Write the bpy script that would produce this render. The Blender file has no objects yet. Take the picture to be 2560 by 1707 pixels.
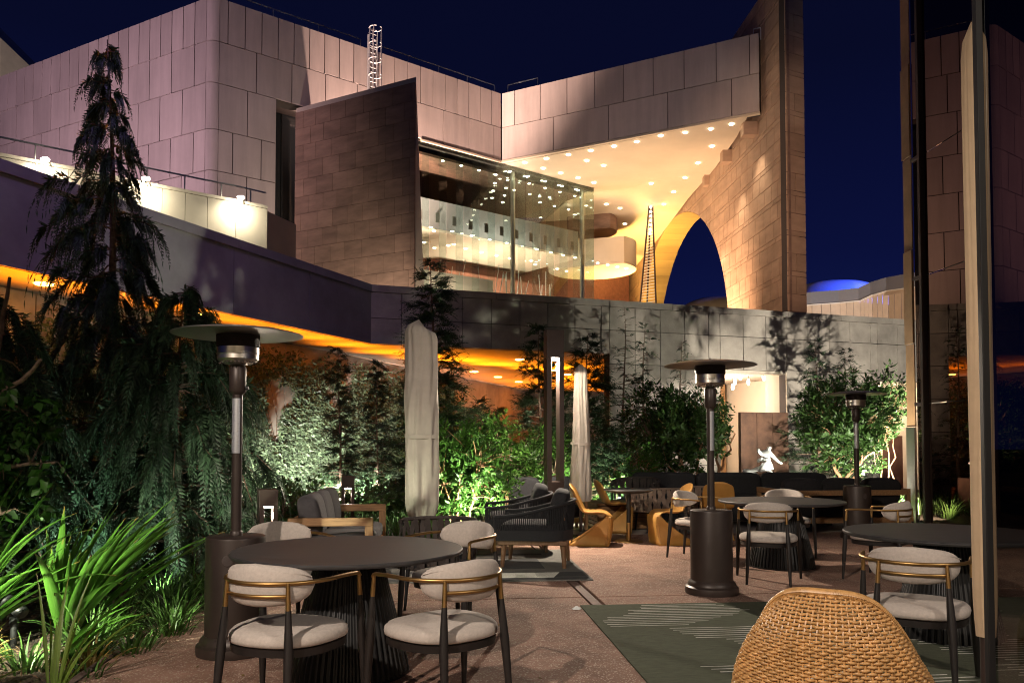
import bpy, math, random
import numpy as np
from mathutils import Vector, Matrix

# ------------------------------------------------------------------ camera, world, exposure
SC = bpy.context.scene
COL = SC.collection
PI = math.pi
F_PX, CX, HOR, EYE, PITCH = 2000.0, 1280.0, 1110.0, 1.39, math.radians(2.0)
PPY = HOR - F_PX * math.tan(PITCH)
cam_d = bpy.data.cameras.new('camera'); cam = bpy.data.objects.new('camera', cam_d); COL.objects.link(cam)
cam.location = (0, 0, EYE); cam.rotation_euler = (PI / 2 + PITCH, 0, 0)
cam_d.sensor_width = 36.0; cam_d.lens = F_PX / 2560 * 36; cam_d.shift_y = (PPY - 853.5) / 2560
cam_d.clip_start = 0.05; cam_d.clip_end = 900
SC.camera = cam
SC.view_settings.view_transform = 'Standard'; SC.view_settings.look = 'None'
SC.view_settings.exposure = 0.55; SC.view_settings.gamma = 1.0
SC.view_settings.use_curve_mapping = False
SC.render.engine = 'CYCLES'
SC.cycles.use_denoising = True; SC.cycles.filter_width = 1.05
SC.cycles.sample_clamp_indirect = 4.0
SC.cycles.sample_clamp_direct = 0.0
SC.cycles.max_bounces = 8; SC.cycles.diffuse_bounces = 3; SC.cycles.glossy_bounces = 4
SC.cycles.transmission_bounces = 6; SC.cycles.transparent_max_bounces = 12
SC.cycles.caustics_reflective = False; SC.cycles.caustics_refractive = False

W = bpy.data.worlds.new('World'); SC.world = W; W.use_nodes = True
wn, wl = W.node_tree.nodes, W.node_tree.links
bg = wn['Background']
tc = wn.new('ShaderNodeTexCoord'); sx = wn.new('ShaderNodeSeparateXYZ'); rp = wn.new('ShaderNodeValToRGB')
wl.new(tc.outputs['Generated'], sx.inputs[0]); wl.new(sx.outputs['Z'], rp.inputs[0])
e = rp.color_ramp.elements
e[0].position = 0.0; e[0].color = (.0042, .0078, .0520, 1)
e[1].position = 0.75; e[1].color = (.0014, .0019, .0095, 1)
k = rp.color_ramp.elements.new(0.22); k.color = (.0022, .0036, .0270, 1)
k = rp.color_ramp.elements.new(0.42); k.color = (.0016, .0023, .0130, 1)
vo = wn.new('ShaderNodeTexVoronoi'); vo.inputs['Scale'].default_value = 55
st = wn.new('ShaderNodeMapRange'); st.inputs['From Min'].default_value = .030; st.inputs['From Max'].default_value = .015
st.inputs['To Min'].default_value = 0; st.inputs['To Max'].default_value = .35
pw = wn.new('ShaderNodeSeparateXYZ')
gt = wn.new('ShaderNodeMath'); gt.operation = 'GREATER_THAN'; gt.inputs[1].default_value = .93
mu = wn.new('ShaderNodeMath'); mu.operation = 'MULTIPLY'
ad = wn.new('ShaderNodeMixRGB'); ad.blend_type = 'ADD'; ad.inputs[0].default_value = 1
wl.new(tc.outputs['Generated'], vo.inputs['Vector']); wl.new(vo.outputs['Distance'], st.inputs['Value'])
wl.new(vo.outputs['Color'], pw.inputs[0]); wl.new(pw.outputs['X'], gt.inputs[0])
wl.new(gt.outputs[0], mu.inputs[0]); wl.new(st.outputs[0], mu.inputs[1])
wl.new(rp.outputs[0], ad.inputs[1]); wl.new(mu.outputs[0], ad.inputs[2])
wl.new(ad.outputs[0], bg.inputs['Color']); bg.inputs['Strength'].default_value = 1.0

# ------------------------------------------------------------------ lights (fixtures of the place, and added fills that have none)
def aim(o, p, q):
    o.location = p
    o.rotation_euler = (Vector(q) - Vector(p)).to_track_quat('-Z', 'Y').to_euler()
def spot(name, p, q, w, deg, col=(1, .93, .82), r=.05, blend=.6):
    d = bpy.data.lights.new(name, 'SPOT'); d.energy = w; d.color = col; d.spot_size = math.radians(deg)
    d.spot_blend = blend; d.shadow_soft_size = r
    o = bpy.data.objects.new(name, d); COL.objects.link(o); aim(o, p, q); return o
def point(name, p, w, col=(1, .93, .82), r=.05):
    d = bpy.data.lights.new(name, 'POINT'); d.energy = w; d.color = col; d.shadow_soft_size = r
    o = bpy.data.objects.new(name, d); COL.objects.link(o); o.location = p; return o
def area(name, p, q, w, sx_, sy_, col=(1, .93, .82)):
    d = bpy.data.lights.new(name, 'AREA'); d.energy = w; d.color = col; d.shape = 'RECTANGLE'; d.size = sx_; d.size_y = sy_
    o = bpy.data.objects.new(name, d); COL.objects.link(o); aim(o, p, q); return o
WARM, NEUT, PINK, SODI, GOLD, LED = (1, .86, .68), (1, .95, .88), (1, .74, .74), (1, .25, .006), (1, .66, .26), (1, .84, .66)

# hotel wall floods, behind the camera
spot('hotel_flood', (-3.2, -1.6, 5.2), (.2, 5.2, .0), 1350, 62, (1, .85, .72), .06, .6)
spot('hotel_flood', (7.5, -3.0, 7.0), (2.8, 5.0, .3), 950, 50, (1, .88, .76), .1, .5)
# added purple fill in place of sky and city glow on the bridge parapet
spot('city_glow_fill', (-4.5, 3.5, 13.0), (-6.6, 13.0, 4.4), 880, 54, (.52, .32, 1.0), .3, .8)
# landscape uplights
spot('uplight', (-3.55, 4.45, .66), (-3.15, 6.2, .10), 520, 72, (.95, 1, .72), .03)
spot('uplight', (-4.35, 5.3, .25), (-4.1, 5.95, 1.0), 7, 90, (.95, 1, .7), .03)
spot('uplight', (-3.9, 7.0, .15), (-4.6, 9.0, 1.5), 70, 64, (.75, 1, .85), .03)
spot('uplight', (-3.0, 6.75, .15), (-3.35, 8.2, 1.5), 55, 80, (.8, 1, .85), .03)
spot('uplight', (-.19, 11.7, .16), (-.75, 12.3, .6), 430, 100, (.96, 1, .78), .03)
spot('uplight', (-4.4, 13.4, .15), (-4.5, 18.6, .2), 2600, 58, (1, .97, .88), .04)
spot('uplight', (-5.6, 12.0, .15), (-5.5, 16.2, .2), 1800, 58, (1, .97, .88), .04)
spot('uplight', (-3.5, 14.2, .15), (-3.7, 19.6, .2), 2600, 58, (1, .97, .88), .04)
spot('uplight', (-2.8, 14.6, .15), (-3.0, 20.6, .2), 2600, 56, (1, .97, .88), .04)
spot('uplight', (.75, 13.2, .15), (.9, 15.5, .9), 620, 90, (.96, 1, .8), .03)
spot('uplight', (2.1, 14.0, .15), (2.5, 19.5, 3.4), 1900, 76, (1, .96, .8), .04)
spot('uplight', (3.85, 14.6, .15), (3.8, 16.2, 1.9), 520, 140, (1, .98, .82), .03)
spot('uplight', (6.5, 14.4, .15), (6.8, 16.6, 2.2), 620, 140, (1, .98, .82), .03)
spot('uplight', (8.0, 15.6, .15), (8.6, 22.0, 3.6), 2300, 110, (1, .93, .8), .05)
spot('uplight', (4.7, 15.2, .3), (4.95, 16.2, 1.1), 60, 60, NEUT, .03)
# museum floods
spot('facade_flood', (-27, 24, 8), (-23, 43, 17), 11000, 75, (1, .68, .80), .3, .9)
spot('facade_flood', (-8.0, 43.3, 6.5), (-6.4, 47.4, 21.6), 56000, 66, (1, .68, .55), .3, .8)
spot('facade_flood', (-9.0, 30, 6), (-13.2, 41.5, 15), 450, 60, (1, .86, .74), .3, .9)
spot('facade_flood', (8, 28, 5.4), (6.5, 47, 21.5), 2500, 50, (1, .8, .72), .3, .9)
spot('facade_flood', (-5.6, 36.6, 4.6), (-7.0, 40.0, 7.6), 2600, 90, (1, .82, .62), .2, .9)
spot('facade_flood', (4, 22, 4.4), (14.8, 41.2, 14), 9500, 36, (1, .66, .44), .3, .9)
# ------------------------------------------------------------------ helpers
rnd = random.Random(7)
NPR = np.random.default_rng(11)

def ray(px, py):
    u, v = (px - CX) / F_PX, (PPY - py) / F_PX
    c, s = math.cos(PITCH), math.sin(PITCH)
    return Vector((u, c - v * s, s + v * c))
def at(px, py, D):
    d = ray(px, py); return Vector((0, 0, EYE)) + d * (D / d.y)
def onz(px, py, z):
    d = ray(px, py); return Vector((0, 0, EYE)) + d * ((z - EYE) / d.z)

class MB:
    def __init__(s): s.v = []; s.f = []; s.m = []; s.cur = 0
    def add(s, vs, fs):
        b = len(s.v); s.v += [tuple(x) for x in vs]
        for f in fs: s.f.append(tuple(b + i for i in f)); s.m.append(s.cur)
        return s
    def box(s, c, sz, M=None):
        hx, hy, hz = sz[0] / 2, sz[1] / 2, sz[2] / 2
        vs = [Vector((x * hx, y * hy, z * hz)) for z in (-1, 1) for y in (-1, 1) for x in (-1, 1)]
        if M is not None: vs = [M @ v for v in vs]
        c = Vector(c)
        return s.add([v + c for v in vs], [(0, 2, 3, 1), (4, 5, 7, 6), (0, 1, 5, 4), (2, 6, 7, 3), (0, 4, 6, 2), (1, 3, 7, 5)])
    def bx(s, x0, x1, y0, y1, z0, z1):
        return s.box(((x0 + x1) / 2, (y0 + y1) / 2, (z0 + z1) / 2), (x1 - x0, y1 - y0, z1 - z0))
    def prism(s, pts, z0, z1):
        n = len(pts)
        return s.add([(p[0], p[1], z0) for p in pts] + [(p[0], p[1], z1) for p in pts],
                     [tuple(reversed(range(n))), tuple(range(n, 2 * n))] + [(i, (i + 1) % n, n + (i + 1) % n, n + i) for i in range(n)])
    def rings(s, R, closed=True, cap=True, loop=False):
        n = len(R[0]); vs = [p for r in R for p in r]; fs = []
        m = len(R)
        for j in range(m if loop else m - 1):
            a, b = j * n, ((j + 1) % m) * n
            for i in range(n if closed else n - 1):
                k = (i + 1) % n; fs.append((a + i, a + k, b + k, b + i))
        if cap and closed and not loop:
            fs.append(tuple(reversed(range(n)))); fs.append(tuple(range((m - 1) * n, m * n)))
        return s.add(vs, fs)
    def tube(s, pts, r, n=8, loop=False, cap=True, flat=1.0):
        P = [Vector(p) for p in pts]; m = len(P)
        rr = r if isinstance(r, (list, tuple)) else [r] * m
        T = []
        for i in range(m):
            a = P[(i - 1) % m] if (loop or i > 0) else P[i]
            b = P[(i + 1) % m] if (loop or i < m - 1) else P[i]
            t = (b - a); T.append(t.normalized() if t.length > 1e-9 else Vector((0, 0, 1)))
        up = Vector((0, 0, 1)) if abs(T[0].z) < .9 else Vector((1, 0, 0))
        nx = up.cross(T[0]).normalized(); R = []
        for i in range(m):
            nx = (nx - T[i] * nx.dot(T[i]))
            nx = nx.normalized() if nx.length > 1e-6 else T[i].orthogonal().normalized()
            ny = T[i].cross(nx)
            R.append([P[i] + (nx * math.cos(2 * PI * k / n) + ny * math.sin(2 * PI * k / n) * flat) * rr[i] for k in range(n)])
        return s.rings(R, True, cap, loop)
    def lathe(s, prof, n=24, c=(0, 0, 0), fn=None):
        R = []
        for r, z in prof:
            R.append([(c[0] + r * (fn(k, n, z) if fn else 1) * math.cos(2 * PI * k / n), c[1] + r * (fn(k, n, z) if fn else 1) * math.sin(2 * PI * k / n), c[2] + z) for k in range(n)])
        return s.rings(R)
    def cushion(s, c, sz, M=None, e=.35, nu=20, nv=12, sag=0.0):
        R = []; c = Vector(c)
        sg = lambda x, p: math.copysign(abs(x) ** p, x)
        for j in range(nv + 1):
            v = -PI / 2 + PI * j / nv; row = []
            for i in range(nu):
                u = 2 * PI * i / nu
                x = sg(math.cos(v), e) * sg(math.cos(u), e); y = sg(math.cos(v), e) * sg(math.sin(u), e); z = sg(math.sin(v), e * 1.6)
                p = Vector((x * sz[0] / 2, y * sz[1] / 2, z * sz[2] / 2 * (1 + sag * (1 - x * x) * (1 - y * y))))
                row.append((M @ p if M is not None else p) + c)
            R.append(row)
        return s.rings(R)
    def mesh(s, name):
        me = bpy.data.meshes.new(name); me.from_pydata(s.v, [], s.f); me.update(); return me
    def build(s, name, mats, parent=None, smooth=None, bevel=0, loc=None):
        me = s.mesh(name)
        mats = mats if isinstance(mats, (list, tuple)) else [mats]
        for m in mats: me.materials.append(m)
        if len(mats) > 1: me.polygons.foreach_set('material_index', s.m)
        if smooth is not None:
            me.polygons.foreach_set('use_smooth', [True] * len(me.polygons)); me.set_sharp_from_angle(angle=math.radians(smooth))
        o = bpy.data.objects.new(name, me); COL.objects.link(o)
        if parent is not None: o.parent = parent
        if loc is not None: o.location = loc
        if bevel:
            b = o.modifiers.new('bevel', 'BEVEL'); b.width = bevel; b.segments = 2; b.limit_method = 'ANGLE'; b.angle_limit = math.radians(40)
        return o

def thing(name, label, cat, loc=(0, 0, 0), rz=0.0, group=None):
    o = bpy.data.objects.new(name, None); COL.objects.link(o); o.location = loc; o.rotation_euler = (0, 0, rz)
    o.empty_display_size = .1
    o['label'] = label; o['category'] = cat
    if group: o['group'] = group
    return o
def tag(o, label, cat, group=None, kind=None):
    o['label'] = label; o['category'] = cat
    if group: o['group'] = group
    if kind: o['kind'] = kind
    return o
def dup(root, loc, rz, label):
    def cp(o, par):
        c = o.copy(); COL.objects.link(c)
        if par is not None: c.parent = par
        for ch in KIDS.get(o.name, ()) or [x for x in o.children]: cp(ch, c)
        return c
    r = cp(root, None); r.location = loc; r.rotation_euler = (0, 0, rz); r['label'] = label
    return r
KIDS = {}
def pol(c, r, a, z): return (c[0] + r * math.cos(a), c[1] + r * math.sin(a), z)
def rotz(a): return Matrix.Rotation(a, 3, 'Z')
def roty(a): return Matrix.Rotation(a, 3, 'Y')
def rotx(a): return Matrix.Rotation(a, 3, 'X')

# ------------------------------------------------------------------ materials
def nm(name):
    m = bpy.data.materials.new(name); m.use_nodes = True
    nt = m.node_tree; return m, nt, nt.nodes['Principled BSDF']
def mat(name, col, rough=.6, metal=0.0, var=.2, scale=6.0, bump=0.0, bscale=80.0, stretch=(1, 1, 1), world=False, rvar=0.0, spec=None, island=0.0, objr=0.0, tint2=None, trans=0.0, coat=0.0, speck=None, big=None):
    m, nt, b = nm(name); N, L = nt.nodes, nt.links
    b.inputs['Roughness'].default_value = rough; b.inputs['Metallic'].default_value = metal
    if spec is not None: b.inputs['Specular IOR Level'].default_value = spec
    if coat: b.inputs['Coat Weight'].default_value = coat
    if world: src = N.new('ShaderNodeNewGeometry').outputs['Position']
    else: src = N.new('ShaderNodeTexCoord').outputs['Object']
    mp = N.new('ShaderNodeMapping'); mp.inputs['Scale'].default_value = stretch; L.new(src, mp.inputs[0])
    nz = N.new('ShaderNodeTexNoise'); nz.inputs['Scale'].default_value = scale; nz.inputs['Detail'].default_value = 6; nz.inputs['Roughness'].default_value = .62
    L.new(mp.outputs[0], nz.inputs['Vector'])
    rp = N.new('ShaderNodeValToRGB')
    c2 = tint2 or col
    rp.color_ramp.elements[0].position = .32; rp.color_ramp.elements[1].position = .70
    rp.color_ramp.elements[0].color = tuple(max(0, c * (1 - var)) for c in col) + (1,)
    rp.color_ramp.elements[1].color = tuple(min(1, c * (1 + var)) for c in c2) + (1,)
    L.new(nz.outputs['Fac'], rp.inputs[0]); out = rp.outputs[0]
    def mult(sock, amt):
        nonlocal out
        mr = N.new('ShaderNodeMapRange'); mr.inputs['To Min'].default_value = 1 - amt; mr.inputs['To Max'].default_value = 1 + amt
        L.new(sock, mr.inputs['Value'])
        mx = N.new('ShaderNodeVectorMath'); mx.operation = 'SCALE'
        L.new(out, mx.inputs[0]); L.new(mr.outputs[0], mx.inputs['Scale']); out = mx.outputs[0]
    if big:
        nb_ = N.new('ShaderNodeTexNoise'); nb_.inputs['Scale'].default_value = big[0]; nb_.inputs['Detail'].default_value = 5; nb_.inputs['Roughness'].default_value = .7
        L.new(src, nb_.inputs['Vector']); mult(nb_.outputs['Fac'], big[1] * 2)
    if island: mult(N.new('ShaderNodeNewGeometry').outputs['Random Per Island'], island)
    if objr: mult(N.new('ShaderNodeObjectInfo').outputs['Random'], objr)
    if speck:
        v = N.new('ShaderNodeTexVoronoi'); v.inputs['Scale'].default_value = speck[1]; L.new(src, v.inputs['Vector'])
        sp = N.new('ShaderNodeSeparateColor'); L.new(v.outputs['Color'], sp.inputs[0])
        cr = N.new('ShaderNodeValToRGB'); cr.color_ramp.interpolation = 'LINEAR'
        cr.color_ramp.elements[0].position = speck[2]; cr.color_ramp.elements[0].color = (0, 0, 0, 1)
        cr.color_ramp.elements[1].position = min(1, speck[2] + .05); cr.color_ramp.elements[1].color = (1, 1, 1, 1)
        L.new(sp.outputs[0], cr.inputs[0])
        mx = N.new('ShaderNodeMixRGB'); L.new(cr.outputs[0], mx.inputs[0]); L.new(out, mx.inputs[1]); mx.inputs[2].default_value = tuple(speck[0]) + (1,)
        out = mx.outputs[0]
    L.new(out, b.inputs['Base Color'])
    if rvar:
        mr = N.new('ShaderNodeMapRange'); mr.inputs['To Min'].default_value = max(0.02, rough - rvar); mr.inputs['To Max'].default_value = min(1, rough + rvar)
        L.new(nz.outputs['Fac'], mr.inputs['Value']); L.new(mr.outputs[0], b.inputs['Roughness'])
    if bump:
        n2 = N.new('ShaderNodeTexNoise'); n2.inputs['Scale'].default_value = bscale; n2.inputs['Detail'].default_value = 4
        L.new(mp.outputs[0], n2.inputs['Vector'])
        bp = N.new('ShaderNodeBump'); bp.inputs['Strength'].default_value = bump; bp.inputs['Distance'].default_value = .02
        L.new(n2.outputs['Fac'], bp.inputs['Height']); L.new(bp.outputs[0], b.inputs['Normal'])
    if trans:
        o = N['Material Output']; t = N.new('ShaderNodeBsdfTranslucent'); mx = N.new('ShaderNodeMixShader'); mx.inputs[0].default_value = trans
        L.new(out, t.inputs['Color']); L.new(b.outputs[0], mx.inputs[1]); L.new(t.outputs[0], mx.inputs[2]); L.new(mx.outputs[0], o.inputs['Surface'])
    return m
def emit(name, col, s):
    m, nt, b = nm(name); b.inputs['Base Color'].default_value = (*col, 1); b.inputs['Emission Color'].default_value = (*col, 1); b.inputs['Emission Strength'].default_value = s
    return m
def glass(name, tint, gloss, rough=.0, fr_=1.0, gt=(.9, .95, .93)):
    m, nt, b = nm(name); N, L = nt.nodes, nt.links
    N.remove(b); o = N['Material Output']
    t = N.new('ShaderNodeBsdfTransparent'); t.inputs[0].default_value = (*tint, 1)
    g = N.new('ShaderNodeBsdfGlossy'); g.inputs['Roughness'].default_value = rough; g.inputs[0].default_value = (*gt, 1)
    fr = N.new('ShaderNodeFresnel'); fr.inputs[0].default_value = 1.5
    mr = N.new('ShaderNodeMath'); mr.operation = 'MULTIPLY_ADD'; mr.inputs[1].default_value = fr_; mr.inputs[2].default_value = gloss; mr.use_clamp = True
    L.new(fr.outputs[0], mr.inputs[0])
    mx = N.new('ShaderNodeMixShader'); L.new(mr.outputs[0], mx.inputs[0]); L.new(t.outputs[0], mx.inputs[1]); L.new(g.outputs[0], mx.inputs[2]); L.new(mx.outputs[0], o.inputs['Surface'])
    return m

M = {}
M['precast'] = mat('precast', (.50, .42, .39), .8, var=.10, scale=1.6, big=(.35, .10), bump=.04, bscale=30, world=True, objr=.10, stretch=(1.4, 1.4, .15))
M['joint'] = mat('joint', (.07, .055, .05), .9, var=.1)
M['sandstone'] = mat('sandstone', (.27, .172, .13), .8, var=.28, scale=1.1, bump=.06, bscale=20, world=True, objr=.14, stretch=(.6, .6, 2.2))
M['archstone'] = mat('archstone', (.40, .27, .19), .8, var=.16, scale=1.2, bump=.05, bscale=20, world=True, objr=.10, stretch=(.6, .6, 1.8))
M['plaster'] = mat('plaster', (.62, .52, .40), .85, var=.06, scale=.5, world=True)
M['cream_wall'] = mat('cream_wall', (.60, .52, .42), .85, var=.08, scale=1.4, world=True, objr=.04)
M['concrete'] = mat('concrete', (.37, .325, .275), .8, big=(.7, .15), var=.22, scale=2.2, bump=.1, bscale=25, world=True, objr=.07)
M['dark_concrete'] = mat('dark_concrete', (.30, .27, .27), .85, var=.16, scale=1.0, big=(.5, .12), bump=.04, bscale=25, world=True, objr=.05)
M['soffit'] = mat('soffit', (.46, .40, .33), .85, var=.16, scale=1.3, world=True)
M['patio'] = mat('patio', (.255, .138, .096), .88, big=(.8, .42), var=.22, scale=3.0, bump=.45, bscale=150, world=True, tint2=(.275, .158, .114), speck=((.46, .36, .28), 120, .86))
M['soil'] = mat('soil', (.055, .034, .022), .95, var=.5, scale=14, bump=.9, bscale=50, world=True)
M['asphalt'] = mat('asphalt', (.045, .045, .045), .9, var=.2, scale=5, world=True)
M['chip'] = mat('chip', (.13, .078, .045), .9, var=.3, scale=20, island=.7)
M['kerb'] = mat('kerb', (.16, .10, .08), .8, var=.2, scale=12)
M['bronze'] = mat('bronze', (.046, .033, .028), .42, .25, var=.1, scale=10, rvar=.06)
M['steel'] = mat('steel', (.58, .55, .50), .33, 1.0, var=.08, scale=9, rvar=.08, stretch=(1, 1, 9))
M['reflector'] = mat('reflector', (.33, .31, .29), .38, .9, var=.1, scale=7, rvar=.1)
M['screen'] = mat('screen', (.022, .016, .015), .5, .4, var=.2, scale=40, bump=.5, bscale=260)
M['sticker'] = mat('sticker', (.52, .54, .57), .35, .6, var=.2, scale=30, stretch=(1, 1, 18), rvar=.1)
M['brass'] = mat('brass', (.42, .26, .10), .42, 1.0, var=.08, scale=12, rvar=.06)
M['darkwood'] = mat('darkwood', (.016, .013, .012), .45, var=.35, scale=24, stretch=(1, 1, .1))
M['tabletop'] = mat('tabletop', (.045, .043, .044), .48, var=.35, scale=5, stretch=(.5, 6, 1), rvar=.10, bump=.03, bscale=50)
M['flute'] = mat('flute', (.016, .016, .016), .5, var=.15, scale=8)
M['cream'] = mat('cream', (.52, .46, .41), .95, var=.10, scale=60, bump=.25, bscale=420)
M['greyfab'] = mat('greyfab', (.30, .28, .27), .95, var=.1, scale=60, bump=.25, bscale=420)
M['charcoal'] = mat('charcoal', (.085, .08, .085), .95, var=.12, scale=30, bump=.2, bscale=300)
M['blackfab'] = mat('blackfab', (.020, .020, .023), .95, var=.2, scale=30, bump=.25, bscale=300)
M['rope'] = mat('rope', (.015, .015, .018), .9, var=.2, scale=80)
M['taupe'] = mat('taupe', (.21, .155, .12), .9, var=.15, scale=40, bump=.2, bscale=200)
M['umber'] = mat('umber', (.052, .042, .038), .9, var=.15, scale=40, bump=.2, bscale=200)
M['teak'] = mat('teak', (.36, .20, .09), .55, var=.28, scale=9, stretch=(.6, 6, 6), bump=.06, bscale=60)
M['teakx'] = mat('teakx', (.36, .20, .09), .55, var=.28, scale=9, stretch=(6, 6, .6), bump=.06, bscale=60)
M['brownleg'] = mat('brownleg', (.15, .075, .035), .5, var=.25, scale=14, stretch=(4, 4, .5))
M['yellow'] = mat('yellow', (.46, .235, .055), .5, var=.08, scale=9, rvar=.06)
M['rattan'] = mat('rattan', (.50, .275, .10), .42, var=.28, scale=30, rvar=.1)
M['canvas'] = mat('canvas', (.50, .45, .39), .9, var=.06, scale=10, bump=.06, bscale=200)
M['blackmet'] = mat('blackmet', (.018, .018, .019), .45, .3, var=.1)
M['lampmet'] = mat('lampmet', (.055, .036, .030), .5, .3, var=.1)
M['canvas_warmlit'] = mat('canvas_warmlit', (.52, .38, .24), .9, var=.06, scale=10, bump=.06, bscale=200)  # cream canvas with the warm light on it put into the colour
M['paint'] = mat('paint', (.55, .55, .55), .5, var=.05)
M['frost'] = mat('frosted_glass', (.20, .22, .26), .35, var=.05)
M['grey_plaster'] = mat('grey_plaster', (.27, .26, .25), .85, var=.05, scale=.5, world=True)
M['tan_stone'] = mat('tan_stone', (.36, .205, .10), .6, var=.2, scale=3, world=True)
M['plate'] = mat('plate', (.13, .115, .10), .6)
M['white'] = mat('white', (.78, .80, .78), .5, var=.04)
M['corten'] = mat('corten', (.085, .040, .022), .85, var=.35, scale=4, bump=.1, bscale=40, world=True)
M['brick'] = mat('brick', (.30, .125, .08), .85, var=.2, scale=4, world=True)
M['bark'] = mat('bark', (.15, .10, .07), .9, var=.4, scale=18, bump=.5, bscale=60)
M['redbark'] = mat('redbark', (.34, .18, .095), .8, var=.35, scale=12, bump=.3, bscale=40)
LEAF = dict(rough=.45, scale=3, world=True, island=.55)
M['cyp'] = mat('cypress_leaf', (.042, .078, .040), var=.4, trans=.25, **LEAF)
M['conifer'] = mat('conifer_leaf', (.030, .060, .024), var=.4, trans=.2, **LEAF)
M['ivy'] = mat('ivy_leaf', (.11, .155, .085), var=.3, trans=.2, **LEAF)
M['bushleaf'] = mat('bush_leaf', (.060, .150, .022), var=.3, trans=.35, **LEAF)
M['treeleaf'] = mat('tree_leaf', (.048, .098, .022), var=.3, trans=.3, **LEAF)
M['maple'] = mat('maple_leaf', (.030, .088, .012), var=.3, trans=.4, **LEAF)
M['grass'] = mat('grass_blade', (.065, .140, .028), .5, var=.3, scale=4, island=.5, trans=.3)
M['drygrass'] = mat('dry_blade', (.25, .17, .045), .6, var=.4, scale=4, island=.5, trans=.3)
M['rug_grey'] = None
M['clear'] = glass('clear_glass', (.86, .93, .91), .0, 0, .22)
M['fin'] = glass('fin_glass', (.90, .95, .94), .0, 0, .12)
M['mirror'] = glass('facade_glass', (.05, .05, .05), .24, 0, .9, (.80, .56, .47))
M['door_glass'] = glass('door_glass', (.32, .31, .30), .06)
M['pane'] = mat('dark_pane', (.02, .022, .024), .12, var=.1)
M['led'] = emit('led', (1, .90, .76), 26)
M['down'] = emit('downlight', (1, .88, .66), 16)
M['sodium'] = emit('sodium', (1, .55, .12), 16)
M['bulb'] = emit('bulb', (1, .92, .80), 9)
M['wlamp'] = emit('walkway_lamp', (1, .95, .80), 40)

CUBE = {}
def ubox(name, m, parent, c, sz, rz=0.0):
    if m not in CUBE:
        me = MB().box((0, 0, 0), (1, 1, 1)).mesh('block'); me.materials.append(M[m]); CUBE[m] = me
    o = bpy.data.objects.new(name, CUBE[m]); COL.objects.link(o)
    if parent is not None: o.parent = parent; o.location = Vector(c) - parent.location
    else: o.location = c
    o.rotation_euler = (0, 0, rz); o.scale = sz
    return o
class Wall:
    """a vertical wall line from P to Q in plan; n points to the camera side"""
    def __init__(s, P, Q):
        s.P = Vector((P[0], P[1])); s.Q = Vector((Q[0], Q[1])); d = s.Q - s.P; s.L = d.length; s.u = d.normalized()
        n = Vector((s.u.y, -s.u.x)); mid = (s.P + s.Q) / 2
        if n.dot(-mid) < 0: n = -n
        s.n = n; s.a = math.atan2(s.u.y, s.u.x)
    def pt(s, t, off=0.0, z=0.0):
        p = s.P + s.u * t + s.n * off; return Vector((p.x, p.y, z))
    def px(s, px):
        k = (px - CX) / F_PX; return (s.P.y * k - s.P.x) / (s.u.x - s.u.y * k)
    def block(s, name, m, parent, t0, t1, z0, z1, o0, o1):
        return ubox(name, m, parent, s.pt((t0 + t1) / 2, (o0 + o1) / 2, (z0 + z1) / 2), (t1 - t0, o1 - o0, z1 - z0), s.a)
def courses(w, parent, name, m, t0, t1, zs, step, gap=.04, thick=.06, off=0.0, stagger=.5, jitter=0.0, skip=None):
    n = 0
    for r in range(len(zs) - 1):
        st = step[r] if isinstance(step, (list, tuple)) else step
        ed = [t0]; x = t0 + st * (1 - stagger * (r % 2))
        while x < t1 - st * .25: ed.append(x + (rnd.uniform(-jitter, jitter) if jitter else 0)); x += st
        ed.append(t1)
        for a, b in zip(ed, ed[1:]):
            if b - a < gap * 2: continue
            if skip and skip(a, b, zs[r], zs[r + 1]): continue
            w.block(name, m, parent, a + gap / 2, b - gap / 2, zs[r] + gap / 2, zs[r + 1] - gap / 2, off, off + thick); n += 1
    return n

def leaves(name, P, A, S, Ln, Wd, m, parent=None, fold=.18, loc=None):
    P, A, S = np.asarray(P, float), np.asarray(A, float), np.asarray(S, float)
    A = A / np.maximum(np.linalg.norm(A, axis=1, keepdims=True), 1e-9)
    S = S - A * np.sum(S * A, 1, keepdims=True); S = S / np.maximum(np.linalg.norm(S, axis=1, keepdims=True), 1e-9)
    Nn = np.cross(A, S); n = len(P)
    Ln = np.broadcast_to(Ln, (n,)).reshape(n, 1); Wd = np.broadcast_to(Wd, (n,)).reshape(n, 1)
    v = np.empty((n, 4, 3)); mid = P + A * Ln * .45 + Nn * Wd * fold
    v[:, 0] = P; v[:, 1] = mid + S * Wd * .5; v[:, 2] = P + A * Ln - Nn * Ln * .08; v[:, 3] = mid - S * Wd * .5
    idx = (np.arange(n) * 4)[:, None] + np.array([0, 3, 2, 0, 2, 1])[None]
    me = bpy.data.meshes.new(name)
    me.vertices.add(n * 4); me.vertices.foreach_set('co', v.reshape(-1))
    me.loops.add(n * 6); me.loops.foreach_set('vertex_index', idx.reshape(-1).astype(np.int32))
    me.polygons.add(n * 2); me.polygons.foreach_set('loop_start', (np.arange(n * 2) * 3).astype(np.int32))
    me.update(calc_edges=True); me.validate(); me.materials.append(m)
    o = bpy.data.objects.new(name, me); COL.objects.link(o)
    if parent is not None: o.parent = parent
    if loc is not None: o.location = loc
    return o
def rv(n): 
    v = NPR.normal(size=(n, 3)); return v / np.linalg.norm(v, axis=1, keepdims=True)

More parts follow.
